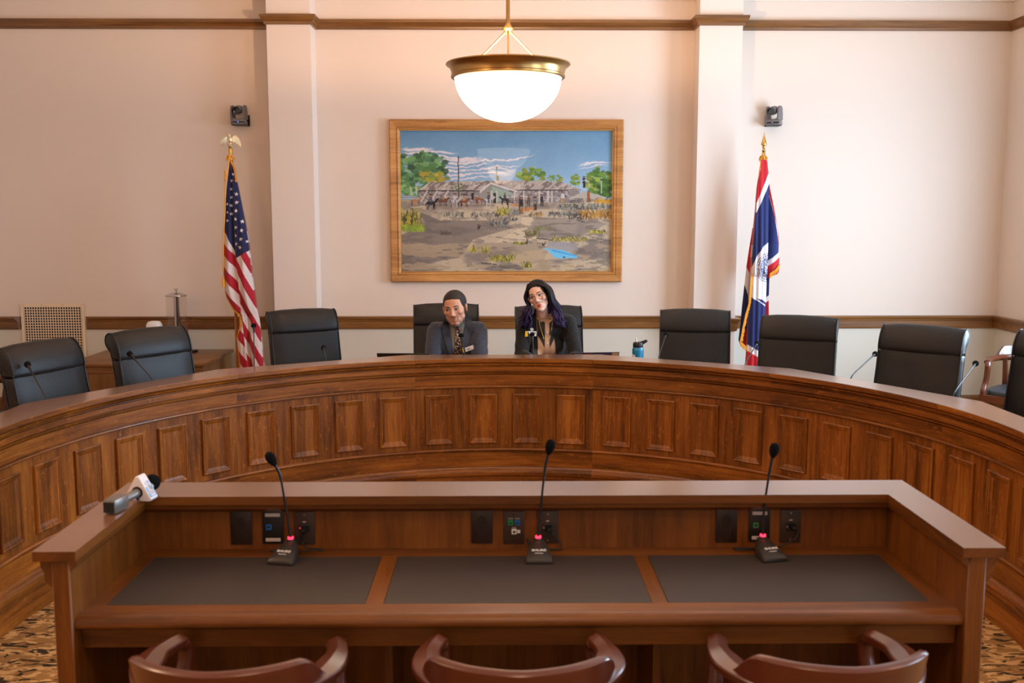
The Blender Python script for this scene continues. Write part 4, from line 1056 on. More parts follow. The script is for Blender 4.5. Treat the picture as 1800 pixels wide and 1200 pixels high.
# ------------------------------------------------------------------ wooden armchairs
SEATL = mat('dark_seat_leather', rgb(44, 50, 56), .4)
def armchair():
    t = thing('wooden_armchair', 'x', 'armchair')
    half = [(.218, -.175, .694), (.234, -.11, .699), (.240, -.05, .704), (.228, .05, .708), (.192, .13, .711), (.132, .185, .713), (.066, .216, .714), (0, .228, .714)]
    full = half+[(-x, y, z) for x, y, z in reversed(half[:-1])]
    P = resample(full, 61)
    def railf(bm):
        rings = []; n = len(P)
        for i, p in enumerate(P):
            tt = (P[min(i+1, n-1)]-P[max(i-1, 0)]); tt.z = 0; tt.normalize(); s = Vector((tt.y, -tt.x, 0))
            u = abs(i-(n-1)/2)/((n-1)/2)
            w = .027+.013*math.exp(-((u-.66)/.13)**2); h = .015
            rings.append([p+s*w*a+Vector((0, 0, h*b)) for a, b in ((-1, -.6), (-.85, -1), (.85, -1), (1, -.6), (1, .35), (.9, .6), (0, 1.25), (-.9, .6), (-1, .35))])
        loft(bm, rings)
    quick('arm_rail', railf, MAHOG, t, 'y', 26)
    def crest(bm):
        rings = []
        idx = range(12, 49)
        for i in idx:
            p = P[i]; tt = (P[i+1]-P[i-1]); tt.z = 0; tt.normalize(); s = Vector((tt.y, -tt.x, 0))
            if s.dot(Vector((p.x, p.y-.0, 0))) < 0: s = -s
            u = min(i-12, 48-i)/18.
            e = min(1, u/.36); hgt = .004+.078*(e*e*(3-2*e))+.008*math.sin(min(1, u)*PI/2)
            b0 = p+s*.004; tip = p+s*(.004+.22*hgt)
            r = .013
            rings.append([b0+s*-r+Vector((0, 0, -.01)), b0+s*r+Vector((0, 0, -.035)), tip+s*r+Vector((0, 0, hgt*.92)), tip+s*r*.5+Vector((0, 0, hgt)), tip-s*r*.6+Vector((0, 0, hgt)), tip-s*r+Vector((0, 0, hgt*.9))])
        loft(bm, rings)
    quick('crest', crest, MAHOG, t, 'x', 50)
    for s in (-1, 1):
        Q = resample([(s*.214, -.165, .69), (s*.212, -.188, .672), (s*.212, -.188, .63), (s*.222, -.170, .57), (s*.230, -.175, .51), (s*.232, -.20, .46), (s*.232, -.20, .42)], 20)
        quick('arm_support', lambda bm: tube(bm, Q, [.024]*20, 10, flat=.8), MAHOG, t, 'z', 60)
        quick('leg', lambda bm: loft(bm, [[(s*.228+a*w+s*o_, -.21+b*w-o_, z) for a, b in ((-1, -1), (1, -1), (1, 1), (-1, 1))] for z, w, o_ in ((.001, .016, .01), (.40, .024, 0), (.43, .024, 0))]), MAHOG, t, 'z')
        quick('leg', lambda bm: loft(bm, [[(s*qx+a*w, qy+b*w, z) for a, b in ((-1, -1), (1, -1), (1, 1), (-1, 1))] for z, w, qx, qy in ((.001, .016, .205, .23), (.22, .019, .195, .205), (.42, .021, .188, .19), (.56, .018, .186, .165), (.702, .014, .186, .135))]), MAHOG, t, 'z')
        quick('side_rail', lambda bm: box(bm, s*.215-.012, s*.215+.012, -.2, .2, .37, .43, .003), MAHOG, t, 'y')
    for y in (-.215, .205): quick('cross_rail', lambda bm: box(bm, -.21, .21, y-.012, y+.012, .37, .43, .003), MAHOG, t, 'x')
    for i in range(5):
        x = -.13+i*.065; yb = .262-.9*x*x
        quick('spindle', lambda bm: tube(bm, [(x*.85, .205, .43), (x, (yb+.205)/2+.01, .57), (x, yb-.006, .70)], .009, 8, flat=1.4), MAHOG, t, 'z', 60)
    def seat(bm):
        rings = []
        for z, k in ((.432, .0), (.436, .012), (.455, .016), (.47, .008), (.478, -.02), (.481, -.08)):
            rings.append([((.222+k)*abs(math.cos(a))**.5*np.sign(math.cos(a)), (.215+k)*abs(math.sin(a))**.5*np.sign(math.sin(a)), z) for a in np.linspace(0, 2*PI, 41)[:-1]])
        loft(bm, rings)
    quick('seat', seat, SEATL, t, smooth=50)
    return t
ac0 = armchair()
AC = [(-.675, 2.455, 177, 'polished wooden armchair tucked under the left third of the front desk'),
      (.048, 2.452, 180, 'polished wooden armchair tucked under the middle of the front desk'),
      (.827, 2.462, 183, 'polished wooden armchair tucked under the right third of the front desk'),
      (4.23, 7.9, -45, 'wooden armchair with dark padded seat standing near the right wall'),
      (-3.50, 6.85, 60, 'wooden armchair mostly hidden behind the leftmost black leather chair')]
for i, (x, y, a, lb) in enumerate(AC):
    o = ac0 if i == 0 else copy_tree(ac0)
    o.location = (x, y, 0); o.rotation_euler = (0, 0, R(a))
    tag(o, lb, 'armchair', 'wooden armchairs at the front desk' if i < 3 else 'wooden armchairs along the walls')
# ------------------------------------------------------------------ desk microphones
def desk_mic(label, x, y, rz, neck, plug, loop):
    z0 = .7508
    t = thing('desk_microphone', label, 'microphone', (x, y, z0), 0, 'gooseneck microphones on the front desk')
    M = Matrix.Rotation(rz, 4, 'Z')
    def base(bm):
        rings = []
        for yy, w, h in ((-.066, .036, .008), (-.064, .042, .012), (-.05, .0445, .020), (-.02, .040, .034), (.01, .032, .046), (.03, .025, .052), (.044, .018, .046), (.05, .012, .03)):
            rings.append([(a*w, yy, b*h+.003) for a, b in ((-1, 0), (-1.02, .25), (-.92, .72), (-.6, .98), (0, 1.04), (.6, .98), (.92, .72), (1.02, .25), (1, 0))])
        loft(bm, rings, M=M)
    b = quick('base', base, GREYK, t, smooth=40)
    def foot(bm): prism(bm, [(-.043, -.067), (.043, -.067), (.045, -.05), (.026, .03), (.014, .052), (-.014, .052), (-.026, .03), (-.045, -.05)], .0002, .005, M)
    quick('foot', foot, BLK, t)
    sl = math.atan2(.034-.020, .03)
    T = M @ Matrix.Translation((0, -.030, .0345)) @ Matrix.Rotation(sl, 4, 'X')
    text('logo', 'SHURE', .0125, T, WHITE, t, .0003, sx=1.25, bold=.0004)
    quick('logo_line', lambda bm: box(bm, -.013, .013, -.0145, -.0125, -.0002, .0006, M=T), WHITE, t)
    n0 = M @ Vector((0, .026, .05))
    quick('neck_socket', lambda bm: tube(bm, [n0, n0+Vector((0, 0, .008))], [.013, .011], 16), BLK, t, smooth=40)
    quick('light_ring', lambda bm: tube(bm, [n0+Vector((0, 0, .008)), n0+Vector((0, 0, .0145))], [.0095, .0095], 16), REDL, t, smooth=40)
    P = resample([n0+Vector((0, 0, .014))]+[Vector(q)-Vector((x, y, z0)) for q in neck], 24)
    quick('gooseneck', lambda bm: tube(bm, P, [.0052]*4+[.0038]*14+[.0048]*6, 10), BLK, t, smooth=60)
    e = P[-1]; d = (P[-1]-P[-3]).normalized()
    h = bmesh.new(); tube(h, [e-d*.004, e+d*.004, e+d*.016, e+d*.03, e+d*.042, e+d*.047], [.006, .011, .0155, .0165, .012, .003], 16)
    finalize('windscreen', h, FOAM, t, smooth=60)
    pl = Vector(plug)-Vector((x, y, z0))
    c = quick('cable', lambda bm: tube(bm, resample([M @ Vector((0, .05, .012))]+[Vector(q)-Vector((x, y, z0)) for q in loop]+[pl+Vector((0, -.018, -.002))], 30), .0026, 8), BLK, t, smooth=60)
    quick('plug', lambda bm: tube(bm, [pl+Vector((0, -.004, 0)), pl+Vector((.002, -.022, -.001)), pl+Vector((.004, -.03, -.006))], [.0095, .0095, .006], 14), BLK, c, smooth=50)
GREYK = mat('warm_black_plastic', rgb(52, 46, 42), .42)
desk_mic('gooseneck microphone on the left writing pad of the front desk', -.690, 3.137, R(-12), [(-.690, 3.165, .86), (-.700, 3.165, .93), (-.712, 3.16, 1.02), (-.728, 3.155, 1.06)], (-.652, 3.223, .825), [(-.70, 3.21, .757), (-.76, 3.20, .756), (-.72, 3.19, .757), (-.62, 3.195, .757), (-.585, 3.205, .758), (-.64, 3.21, .762), (-.66, 3.212, .785)])
desk_mic('gooseneck microphone on the middle writing pad of the front desk', .126, 3.137, 0, [(.131, 3.165, .86), (.136, 3.165, .93), (.147, 3.16, 1.04), (.158, 3.155, 1.095)], (.162, 3.223, .826), [(.10, 3.21, .77), (.09, 3.215, .79), (.12, 3.21, .76), (.20, 3.20, .757), (.205, 3.205, .775), (.18, 3.212, .80)])
desk_mic('gooseneck microphone on the right writing pad of the front desk', .874, 3.145, R(14), [(.868, 3.172, .86), (.872, 3.172, .93), (.882, 3.165, 1.03), (.889, 3.16, 1.08)], (.978, 3.223, .828), [(.84, 3.20, .757), (.78, 3.20, .757), (.80, 3.185, .757), (.88, 3.20, .758), (.94, 3.205, .763), (.985, 3.20, .79), (.995, 3.205, .82)])
# reporter's microphone lying on the ledge
hm = thing('handheld_microphone', 'reporter microphone with white triangular flag and grey transmitter lying on the left desk ledge', 'microphone', (-1.16, 3.15, .9505))
ax = Vector((.058, .315, .0)).normalized()
Mh = Matrix((( ax.y, ax.x, 0, 0), (-ax.x, ax.y, 0, 0), (0, 0, 1, 0), (0, 0, 0, 1)))
TRM = mat('transmitter_grey', rgb(122, 118, 116), .32, .4)
def L_(bm_fn): return bm_fn
quick('transmitter', lambda bm: box(bm, -.021, .021, -.185, -.105, .002, .044, .005, 2, M=Mh), TRM, hm, smooth=40)
quick('transmitter_cap', lambda bm: (box(bm, -.018, .018, -.187, -.184, .006, .04, .002, M=Mh),), BLK, hm)
def handle(bm):
    tube(bm, [Mh @ Vector((0, y, z)) for y, z in ((-.107, .024), (-.09, .024), (-.02, .025), (.03, .0255), (.045, .026))], [.012, .0125, .014, .017, .02], 18)
quick('handle', handle, TRM, hm, smooth=50)
quick('windscreen', lambda bm: ell(bm, Mh @ Vector((0, .068, .034)), (.027, .031, .027)), FOAM, hm, smooth=60)
def tri(s, rr, z0):
    P = []; c = (0, z0)
    for k in range(3):
        an0 = R(90+120*k); cx = (s-rr)*math.cos(an0); cz = z0+(s-rr)*math.sin(an0)
        for q in range(5):
            a = an0+R(-60+30*q); P.append((cx+rr*math.cos(a), cz+rr*math.sin(a)))
    return P
def flagbox(bm):
    rings = []
    for y, s in ((-.022, .049), (-.020, .0515), (.020, .0515), (.022, .049)):
        rings.append([(x, y, z) for x, z in tri(s, .008, .0262)])
    loft(bm, rings, M=Mh)
PAPER = mat('glossy_white', rgb(236, 232, 236), .3, coat=.3)
fb = quick('microphone_flag', flagbox, PAPER, hm, smooth=30)
quick('grommet', lambda bm: tube(bm, [Mh @ Vector((0, -.0235, .0255)), Mh @ Vector((0, -.0215, .0255))], [.019, .019], 24), mat('red_rubber', rgb(110, 24, 20), .5), fb)
quick('grommet', lambda bm: tube(bm, [Mh @ Vector((0, -.0245, .0255)), Mh @ Vector((0, -.0225, .0255))], [.0175, .0175], 24), BLK, fb)
# printed face: right slanted side.  local frame on that face: u along the slope (down), v along the axis
apo = (.0515-.008)*.5+.008
nrm = Vector((math.cos(R(30)), 0, math.sin(R(30))))
F0 = Vector((0, 0, .0262))+nrm*(apo+.0001)
uu = Vector((math.sin(R(30)), 0, -math.cos(R(30)))); vv_ = Vector((0, 1, 0))
MF = Mh @ Matrix(((uu.x, vv_.x, nrm.x, F0.x), (uu.y, vv_.y, nrm.y, F0.y), (uu.z, vv_.z, nrm.z, F0.z), (0, 0, 0, 1)))
SKY = mat('light_blue_print', rgb(110, 176, 228), .35); PINK = mat('grey_print', rgb(150, 140, 150), .4)
BLKI = mat('black_print', rgb(30, 28, 34), .4)
def pr(name, x0, x1, y0, y1, m, h=.0005): quick(name, lambda bm: box(bm, x0, x1, y0, y1, -.0004, h, M=MF), m, fb)
pr('print', -.018, .0, .004, .014, SKY); pr('print', -.013, -.003, .0055, .0105, PAPER, .0008)
pr('print', .0, .016, -.016, -.008, SKY); pr('print', .022, .036, -.018, -.010, SKY); pr('print', .033, .036, -.018, .018, SKY); pr('print', .0, .036, .0155, .0185, SKY)
for s, x, y, z, m in (('Your', .008, .0125, .0062, BLKI), ('Wyoming', .0145, .0072, .0070, BLKI), ('News', .004, .0015, .0058, BLKI), ('Source', .022, -.0035, .0048, BLKI), ('Now', -.011, -.006, .0056, PINK), ('Live', .018, -.013, .0048, BLKI)):
    text('lettering', s, z, MF @ Matrix.Translation((x, y, .0004)), m, fb, .0002, bold=.0001)
def clip(bm): tube(bm, [Mh @ Vector(q) for q in ((.004, -.03, .018), (.006, -.032, .008), (.008, -.03, .003))], [.005, .005, .005], 10)
quick('strap', clip, BLK, hm, smooth=50)
# ------------------------------------------------------------------ dais microphones
def dais_mic():
    t = thing('gooseneck_microphone', 'x', 'microphone')
    return t
def dm(label, neck, head):
    """gooseneck: stands on the work surface, clears the ledge edge at neck and ends at head"""
    n_ = Vector(neck); h_ = Vector(head); out = Vector((n_.x-DX, n_.y-DY, 0)); r = out.length; out.normalize()
    b_ = Vector((DX, DY, 0))+out*max(2.545, r-.03); z0 = .7405
    t = thing('gooseneck_microphone', label, 'microphone', (b_.x, b_.y, z0), 0, 'gooseneck microphones on the dais')
    quick('base', lambda bm: lathe(bm, [(.001, 0), (.045, 0), (.046, .008), (.04, .02), (.02, .028), (.012, .04), (.001, .04)], 24), BLK, t, smooth=40)
    o = Vector((b_.x, b_.y, z0))
    P = resample([Vector((0, 0, .038)), (n_-o)*.55+Vector((0, 0, .0)), n_-o, (n_-o).lerp(h_-o, .5)+Vector((0, 0, .004)), h_-o], 26)
    quick('gooseneck', lambda bm: tube(bm, P, .0038, 8), BLK, t, smooth=60)
    e = P[-1]; d = (P[-1]-P[-3]).normalized()
    quick('collar', lambda bm: tube(bm, [e-d*.045, e-d*.01, e], [.0045, .008, .011], 12), BLKG, t, smooth=50)
    quick('microphone_head', lambda bm: tube(bm, [e-d*.004, e, e+d*.012, e+d*.022, e+d*.027], [.009, .0145, .0175, .0155, .007], 14), FOAM, t, smooth=60)
dm('gooseneck microphone before the leftmost black leather chair', (-2.383, 5.177, .911), (-2.523, 5.306, 1.064))
dm('gooseneck microphone before the chair that hides the clear dispenser', (-2.039, 5.801, .905), (-2.184, 5.871, 1.044))
dm('upright gooseneck microphone standing in front of the american flag', (-1.562, 6.29, .89), (-1.603, 6.476, 1.143))
dm('gooseneck microphone before the empty chair right of the american flag', (-1.152, 6.557, .917), (-1.20, 6.75, .968))
dm('gooseneck microphone before the man, at his tie', (-.241, 6.815, .917), (-.263, 6.88, 1.028))
dm('gooseneck microphone before the woman, in front of her name badge', (.236, 6.815, .915), (.228, 6.88, 1.035))
dm('gooseneck microphone between the teal bottle and the empty chair right of it', (1.071, 6.624, .919), (1.158, 6.881, 1.035))
dm('gooseneck microphone in front of the foot of the state flag', (1.581, 6.323, .916), (1.727, 6.614, 1.008))
dm('gooseneck microphone between the two empty chairs right of the state flag', (2.089, 5.813, .915), (2.332, 6.108, 1.007))
dm('gooseneck microphone at the right end of the dais, before the wooden armchair', (2.427, 5.214, .918), (2.69, 5.541, 1.029))
# ------------------------------------------------------------------ bottle and laptops
bt = thing('water_bottle', 'teal water bottle with black lid standing on the dais right of the woman', 'bottle', (.990, 7.05, .7405))
TEAL = mat('teal_bottle', rgb(20, 128, 168), .3, coat=.3)
quick('body', lambda bm: lathe(bm, [(.001, 0), (.038, 0), (.041, .006), (.041, .172), (.040, .18), (.036, .19), (.034, .196), (.001, .196)], 32), TEAL, bt, smooth=40)
quick('lid', lambda bm: lathe(bm, [(.001, .193), (.035, .193), (.0365, .2), (.0365, .215), (.033, .226), (.02, .231), (.001, .231)], 32), BLK, bt, smooth=40)
quick('carry_loop', lambda bm: tube(bm, resample([(.028, 0, .215), (.045, 0, .226), (.062, 0, .236), (.060, 0, .241), (.04, 0, .234), (.02, 0, .228)], 14), .0045, 8, flat=1.6), BLK, bt, smooth=50)
quick('bite_valve', lambda bm: tube(bm, [(-.01, 0, .228), (-.012, 0, .24), (-.017, 0, .262)], [.008, .006, .005], 10), mat('clear_valve', rgb(220, 215, 212), .3), bt, smooth=50)
def dec(bm): 
    rings = []
    for a in np.linspace(R(185), R(235), 9): rings.append([(.0414*math.cos(a), .0414*math.sin(a), z) for z in (.09+.03*abs(a-R(205)), .145-.03*abs(a-R(200)))]+[(.0405*math.cos(a), .0405*math.sin(a), z) for z in (.145, .09)])
    loft(bm, rings)
quick('decal', dec, PAPER, bt)
def laptop(label, loc, rz, w, lid, ang, m, stick=None):
    t = thing('laptop', label, 'laptop', loc, rz)
    b = quick('keyboard_base', lambda bm: box(bm, -w/2, w/2, 0, .23, .0005, .016, .004, 2), m, t, smooth=40)
    quick('keys', lambda bm: [box(bm, -w/2+.02+i*(w-.04)/13, -w/2+.02+i*(w-.04)/13+.016, .05+j*.02, .05+j*.02+.015, .0155, .018) for i in range(13) for j in range(5)], BLK, b)
    M = Matrix.Translation((0, .004, .014)) @ Matrix.Rotation(ang, 4, 'X')
    l = quick('lid', lambda bm: box(bm, -w/2, w/2, -.008, 0, 0, lid, .004, 2, M=M), m, t, smooth=40)
    quick('screen', lambda bm: box(bm, -w/2+.008, w/2-.008, -.0001, .0006, .012, lid-.01, M=M), mat('screen_glass', rgb(12, 14, 18), .1), l)
    if stick:
        for x0, x1, z0, z1, c in stick: quick('sticker', lambda bm: box(bm, x0, x1, -.0087, -.0079, z0, z1, M=M), mat('sticker', c, .5), l)
    return t
laptop('black laptop open on the dais left of the man', (-.665, 7.0, .741), R(-2), .37, .215, R(40), BLK)
laptop('laptop with coloured stickers on its lid on the dais right of the woman', (.655, 6.95, .741), R(5), .335, .215, R(36), mat("dark_grey_laptop", rgb(58, 56, 66), .35, .3),
       [(-.15, -.09, .16, .205, rgb(170, 160, 150)), (-.08, -.02, .165, .21, rgb(120, 40, 60)), (-.01, .05, .15, .20, rgb(120, 150, 200)), (.055, .10, .155, .21, rgb(70, 40, 90)), (.115, .163, .14, .212, rgb(190, 150, 110))])
# ------------------------------------------------------------------ people
from mathutils import noise as _nz
KP = 7.2/1750
WXZ = lambda u, v: (.0015+(u-878)*KP, 1.85-(v-383)*KP)
def bvh_of(o):
    me = o.data; return BVHTree.FromPolygons([v.co.copy() for v in me.vertices], [tuple(p.vertices) for p in me.polygons])
def patch(name, poly, target, off, m, parent, org, th=.0025, step=.009, smooth=50, colfn=None, maxd=None):
    """piece of cloth: outline in wall-parallel metres (x,z), laid onto the target surface and given thickness"""
    bm = bmesh.new(); vs = [bm.verts.new((x-org[0], 0, z-org[2])) for x, z in poly]; bm.faces.new(vs)
    bmesh.ops.triangulate(bm, faces=bm.faces[:])
    xs = [v.co.x for v in bm.verts]; zs = [v.co.z for v in bm.verts]
    x = min(xs)+step
    while x < max(xs): bmesh.ops.bisect_plane(bm, geom=bm.verts[:]+bm.edges[:]+bm.faces[:], plane_co=(x, 0, 0), plane_no=(1, 0, 0)); x += step
    z = min(zs)+step
    while z < max(zs): bmesh.ops.bisect_plane(bm, geom=bm.verts[:]+bm.edges[:]+bm.faces[:], plane_co=(0, 0, z), plane_no=(0, 0, 1)); z += step
    last = None; miss = []
    for v in bm.verts:
        h = None
        for t in target:
            q = t.ray_cast(Vector((v.co.x, -2, v.co.z)), Vector((0, 1, 0)))
            if q[0] is not None and (h is None or q[0].y < h): h = q[0].y
        if h is None: miss.append(v)
        else: v.co.y = h-off; last = h-off
    for v in miss:
        nb = [w for e in v.link_edges for w in e.verts if w not in miss]
        v.co.y = nb[0].co.y if nb else (last or 0)
    for _ in range(8):
        new = {v: sum(e.other_vert(v).co.y for e in v.link_edges)/max(1, len(v.link_edges)) for v in bm.verts}
        for v, y in new.items(): v.co.y = min(v.co.y, .5*v.co.y+.5*y) if False else .5*v.co.y+.5*y
    bm.normal_update()
    # front copy + back copy + rim = closed cloth with thickness
    fr_ = bm.faces[:]; ret = bmesh.ops.duplicate(bm, geom=bm.verts[:]+bm.edges[:]+fr_)
    dv = [g for g in ret['geom'] if isinstance(g, bmesh.types.BMVert)]
    vm = ret['vert_map']
    bedges = [e for e in bm.edges if len(e.link_faces) == 1 and e.verts[0] in vm and e.verts[1] in vm and e.verts[0] not in dv and e.verts[1] not in dv]
    for e in bedges:
        a, b = e.verts
        try: bm.faces.new((a, b, vm[b], vm[a]))
        except Exception: pass
    for v in dv: v.co.y += th
    return finalize(name, bm, m, parent, smooth=smooth)
def hand(bm, wrist, fwd, up, side, s=1., curl=.5):
    """palm, four fingers and a thumb; side=+1 thumb on +right"""
    wrist = Vector(wrist); f = Vector(fwd).normalized(); u = Vector(up); u = (u-f*u.dot(f)).normalized(); r = f.cross(u)*side
    P = lambda a, b, c: wrist+(f*a+r*b+u*c)*s
    capsule(bm, wrist-f*.02*s, .026*s, P(.02, 0, 0), .027*s, 12)
    for b in (-.028, -.010, .010, .028): capsule(bm, P(.012, b*.7, 0), .017*s, P(.078, b, .002), .0125*s, 10)
    for i, (b, L) in enumerate(((-.030, .062), (-.010, .076), (.0105, .080), (.0305, .070))):
        a0 = P(.078, b, .002); n = 3; d = f.copy(); p = a0; ang = 0
        for k, q in enumerate((.45, .32, .23)):
            ang += curl*(.35, .75, .55)[k]; d = (f*math.cos(ang)-u*math.sin(ang)).normalized()
            e = p+d*L*q*s; capsule(bm, p, (.0095, .0085, .0078)[k]*s, e, (.0085, .0078, .0068)[k]*s, 8); p = e
    t0 = P(.02, .026, -.004); t1 = P(.05, .05, -.014); t2 = P(.078, .056, -.022); t3 = P(.1, .052, -.030)
    capsule(bm, t0, .015*s, t1, .012*s, 8); capsule(bm, t1, .0115*s, t2, .0095*s, 8); capsule(bm, t2, .0095*s, t3, .008*s, 8)
def headshape(bm, M, s, fem=0):
    def E(c, r, rot=None):
        mm = M.to_3x3() if rot is None else M.to_3x3() @ rot
        ell(bm, M @ Vector(c), r, mm, 28, 20)
    w = .94 if fem else 1.02
    E((0, .016, .036), (.0765, .0945, .0825)); E((0, -.020, -.004), (.067*w, .066, .092))
    E((0, -.026, -.066), ((.0565 if not fem else .047)*w, .052, .044)); E((0, -.052, -.093), ((.031 if not fem else .025)*w, .026, .020))
    for q in (-1, 1):
        E((q*(.047 if not fem else .041)*w, -.018, -.052), (.019, .036, .030)); E((q*.040*w, -.050, -.016), (.026, .026, .024))
        E((q*.0775, .014, -.004), (.007, .017, .030), Matrix.Rotation(q*.35, 3, 'Z')); E((q*.081, .019, .008), (.005, .014, .016), Matrix.Rotation(q*.45, 3, 'Z'))
def sculpt_face(o, M, fem):
    """eye sockets, nose, lips and chin drawn out of the smooth head"""
    Mi = M.inverted(); s3 = M.to_3x3(); G = lambda a, sa, b, sb: math.exp(-(a/sa)**2-(b/sb)**2)
    for v in o.data.vertices:
        p = Mi @ v.co
        if p.y > -.015 or abs(p.x) > .075 or p.z > .09 or p.z < -.13: continue
        x, z = p.x, p.z; a = abs(x); k = min(1, (-.015-p.y)/.03); d = 0
        d -= .0105*G(a-.0315, .0165, z-.006, .0105)
        d += .0035*G(a-.030, .020, z-.0285, .0075)
        t = min(1, max(0, (.022-z)/.052)); nz_ = (.003+.021*t**1.25) if z > -.030 else .024*math.exp(-((z+.030)/.0075)**2)
        if z < .034: d += nz_*math.exp(-(x/(.0072+.0035*t))**2)*(1 if z < .022 else max(0, (.034-z)/.012))
        d += (.0105 if not fem else .008)*G(a-.0118, .0058, z+.0325, .0058)
        lw = .0185
        d += .0058*G(x, lw, z+.0595, .0046)+.0062*G(x, lw*.88, z+.0712, .0056)-.0042*G(x, .021, z+.0652, .0021)
        d -= .0042*G(x, .020, z+.0835, .0052); d += .0055*G(x, .020, z+.0985, .011)
        d += .0025*G(a-.046, .016, z+.016, .013)-.0035*G(a-.046, .014, z+.052, .018)
        d -= .0025*G(a-.024, .006, z+.048, .012)
        v.co += s3 @ Vector((0, -d*k, 0))
def head_colors(M, fem):
    Mi = np.array(M.inverted())
    def fn(co):
        h = np.c_[co, np.ones(len(co))] @ Mi.T; x, y, z = h[:, 0], h[:, 1], h[:, 2]
        skin = C3(206, 150, 120) if not fem else C3(226, 180, 156)
        c = np.tile(skin, (len(co), 1)); n = (fbm(x*400+99, z*400+99, 20, 3)-.5)[:, None]*.05; c = c+n
        front = (y < -.03) & (np.abs(x) < .09) & (z > -.14) & (z < .14)
        def blend(m, col, a=1.):
            w = (np.clip(m, 0, 1)*a*front)[:, None]; c[:] = c*(1-w)+np.asarray(col)*w
        g = lambda cx, cz, rx, rz, p=1: np.clip(1.6-np.sqrt(((np.abs(x)-cx if p else x-cx)/rx)**2+((z-cz)/rz)**2)*1.3, 0, 1)
        blend(g(.042, -.024, .020, .016), C3(214, 134, 112), .22)
        blend(g(.031, .010, .018, .009), C3(160, 106, 88), .35)
        if fem:
            blend(g(0, -.0605, .018, .0042, 0), C3(196, 20, 42), 1); blend(g(0, -.0705, .0155, .0052, 0), C3(200, 22, 46), 1)
            blend(g(0, -.0655, .017, .0012, 0), C3(96, 10, 22), .8)
        else:
            blend(g(0, -.0605, .017, .0035, 0), C3(168, 98, 86), .8); blend(g(0, -.0715, .015, .005, 0), C3(180, 104, 92), .8)
            blend(g(0, -.0655, .018, .0022, 0), C3(60, 26, 26), .9)
            blend(g(0, -.0515, .025, .0042, 0), C3(70, 48, 40), .75); blend(g(.027, -.062, .0045, .012), C3(84, 58, 50), .55)
            blend(g(0, -.098, .024, .012, 0), C3(80, 56, 48), .62); blend(g(0, -.085, .008, .006, 0), C3(80, 56, 48), .5)
            blend(g(.045, -.080, .022, .024), C3(150, 110, 94), .4)
        blend(g(.0085, -.0395, .0042, .0024), C3(90, 48, 42), .7)
        return c
    return fn
SKIN = colmat('skin', .5, sheen=.1, spec=.35)
IRIS = mat('dark_iris', rgb(34, 22, 18), .15, coat=1); SCL = mat('eye_white', rgb(205, 192, 186), .25)
HAIRM = mat('dark_brown_hair', rgb(34, 24, 20), .5, bump=(240, .5), spec=.4)
HAIRC = colmat('purple_black_hair', .55, bump=160, spec=.25)
def face_parts(t, M, fem):
    s3 = M.to_3x3()
    for q in (-1, 1):
        e = quick('eye', lambda bm: ell(bm, M @ Vector((q*.0315, -.0700, .006)), (.0150, .0115, .0066), s3, 16, 10), SCL, t, smooth=60)
        quick('iris', lambda bm: ell(bm, M @ Vector((q*.0315-.0035, -.0803, .0062)), (.0058, .0025, .0056), s3, 12, 8), IRIS, e, smooth=60)
        quick('eyelid', lambda bm: tube(bm, [M @ Vector((q*.0315+a, -.0815+abs(a)*.42-.001, .0110+b)) for a, b in ((-.0160, -.004), (-.008, .0005), (0, .002), (.008, .0008), (.0160, -.003))], [.0014, .0022, .0024, .0022, .0012], 6), HAIRM, t, smooth=60)
        k = .0042 if not fem else .0036
        quick('eyebrow', lambda bm: tube(bm, [M @ Vector((q*a, b, z)) for a, b, z in ((.012, -.0885, .0270), (.024, -.0880, .0300), (.038, -.0825, .0315), (.051, -.071, .0265))], [k*.55, k*.7, k*.6, k*.3], 8), HAIRM, t, smooth=60)
def limb(bm, P, rr):
    for i in range(len(P)-1): capsule(bm, P[i], rr[i], P[i+1], rr[i+1], 16)
JM = mat('blue_grey_wool', rgb(58, 60, 72), .85, bump=(500, .35), sheen=.25, spec=.2)
JB_ = mat('black_wool', rgb(30, 27, 27), .8, bump=(420, .3), sheen=.1, spec=.2)
TROU = mat('dark_trousers', rgb(34, 34, 40), .85); SHOE = mat('black_shoe_leather', rgb(20, 18, 18), .35)
SHG = mat('grey_green_shirt', rgb(126, 120, 104), .8, sheen=.1); BEI = mat('beige_shirt', rgb(196, 158, 128), .7, sheen=.15); YOK = mat('black_yoke', rgb(18, 16, 20), .6)
BTN = mat('pearl_button', rgb(235, 230, 225), .2, coat=1); YEL = mat('yellow_tab', rgb(236, 184, 20), .5)
def tie_mat():
    N = NT('patterned_tie'); tc = N.n('ShaderNodeTexCoord'); v = N.n('ShaderNodeTexVoronoi'); v.inputs['Scale'].default_value = 85
    N.l(tc.outputs['Object'], v.inputs['Vector'])
    g = N.n('ShaderNodeMath', operation='LESS_THAN'); g.inputs[1].default_value = .42; N.l(v.outputs['Distance'], g.inputs[0])
    r = N.n('ShaderNodeValToRGB'); r.color_ramp.interpolation = 'CONSTANT'; e = r.color_ramp.elements
    e[0].color = (*rgb(226, 200, 160), 1); e[1].position = .35; e[1].color = (*rgb(196, 92, 70), 1); x = e.new(.62); x.color = (*rgb(90, 86, 96), 1); x = e.new(.82); x.color = (*rgb(226, 176, 110), 1)
    sp = N.n('ShaderNodeSeparateColor'); N.l(v.outputs['Color'], sp.inputs[0]); N.l(sp.outputs[0], r.inputs['Fac'])
    m = N.n('ShaderNodeMix', data_type='RGBA'); N.l(g.outputs[0], m.inputs['Factor']); m.inputs[6].default_value = (*rgb(46, 36, 40), 1); N.l(r.outputs['Color'], m.inputs[7])
    N.l(m.outputs[2], N.b.inputs['Base Color']); N.b.inputs['Roughness'].default_value = .55
    return N.m
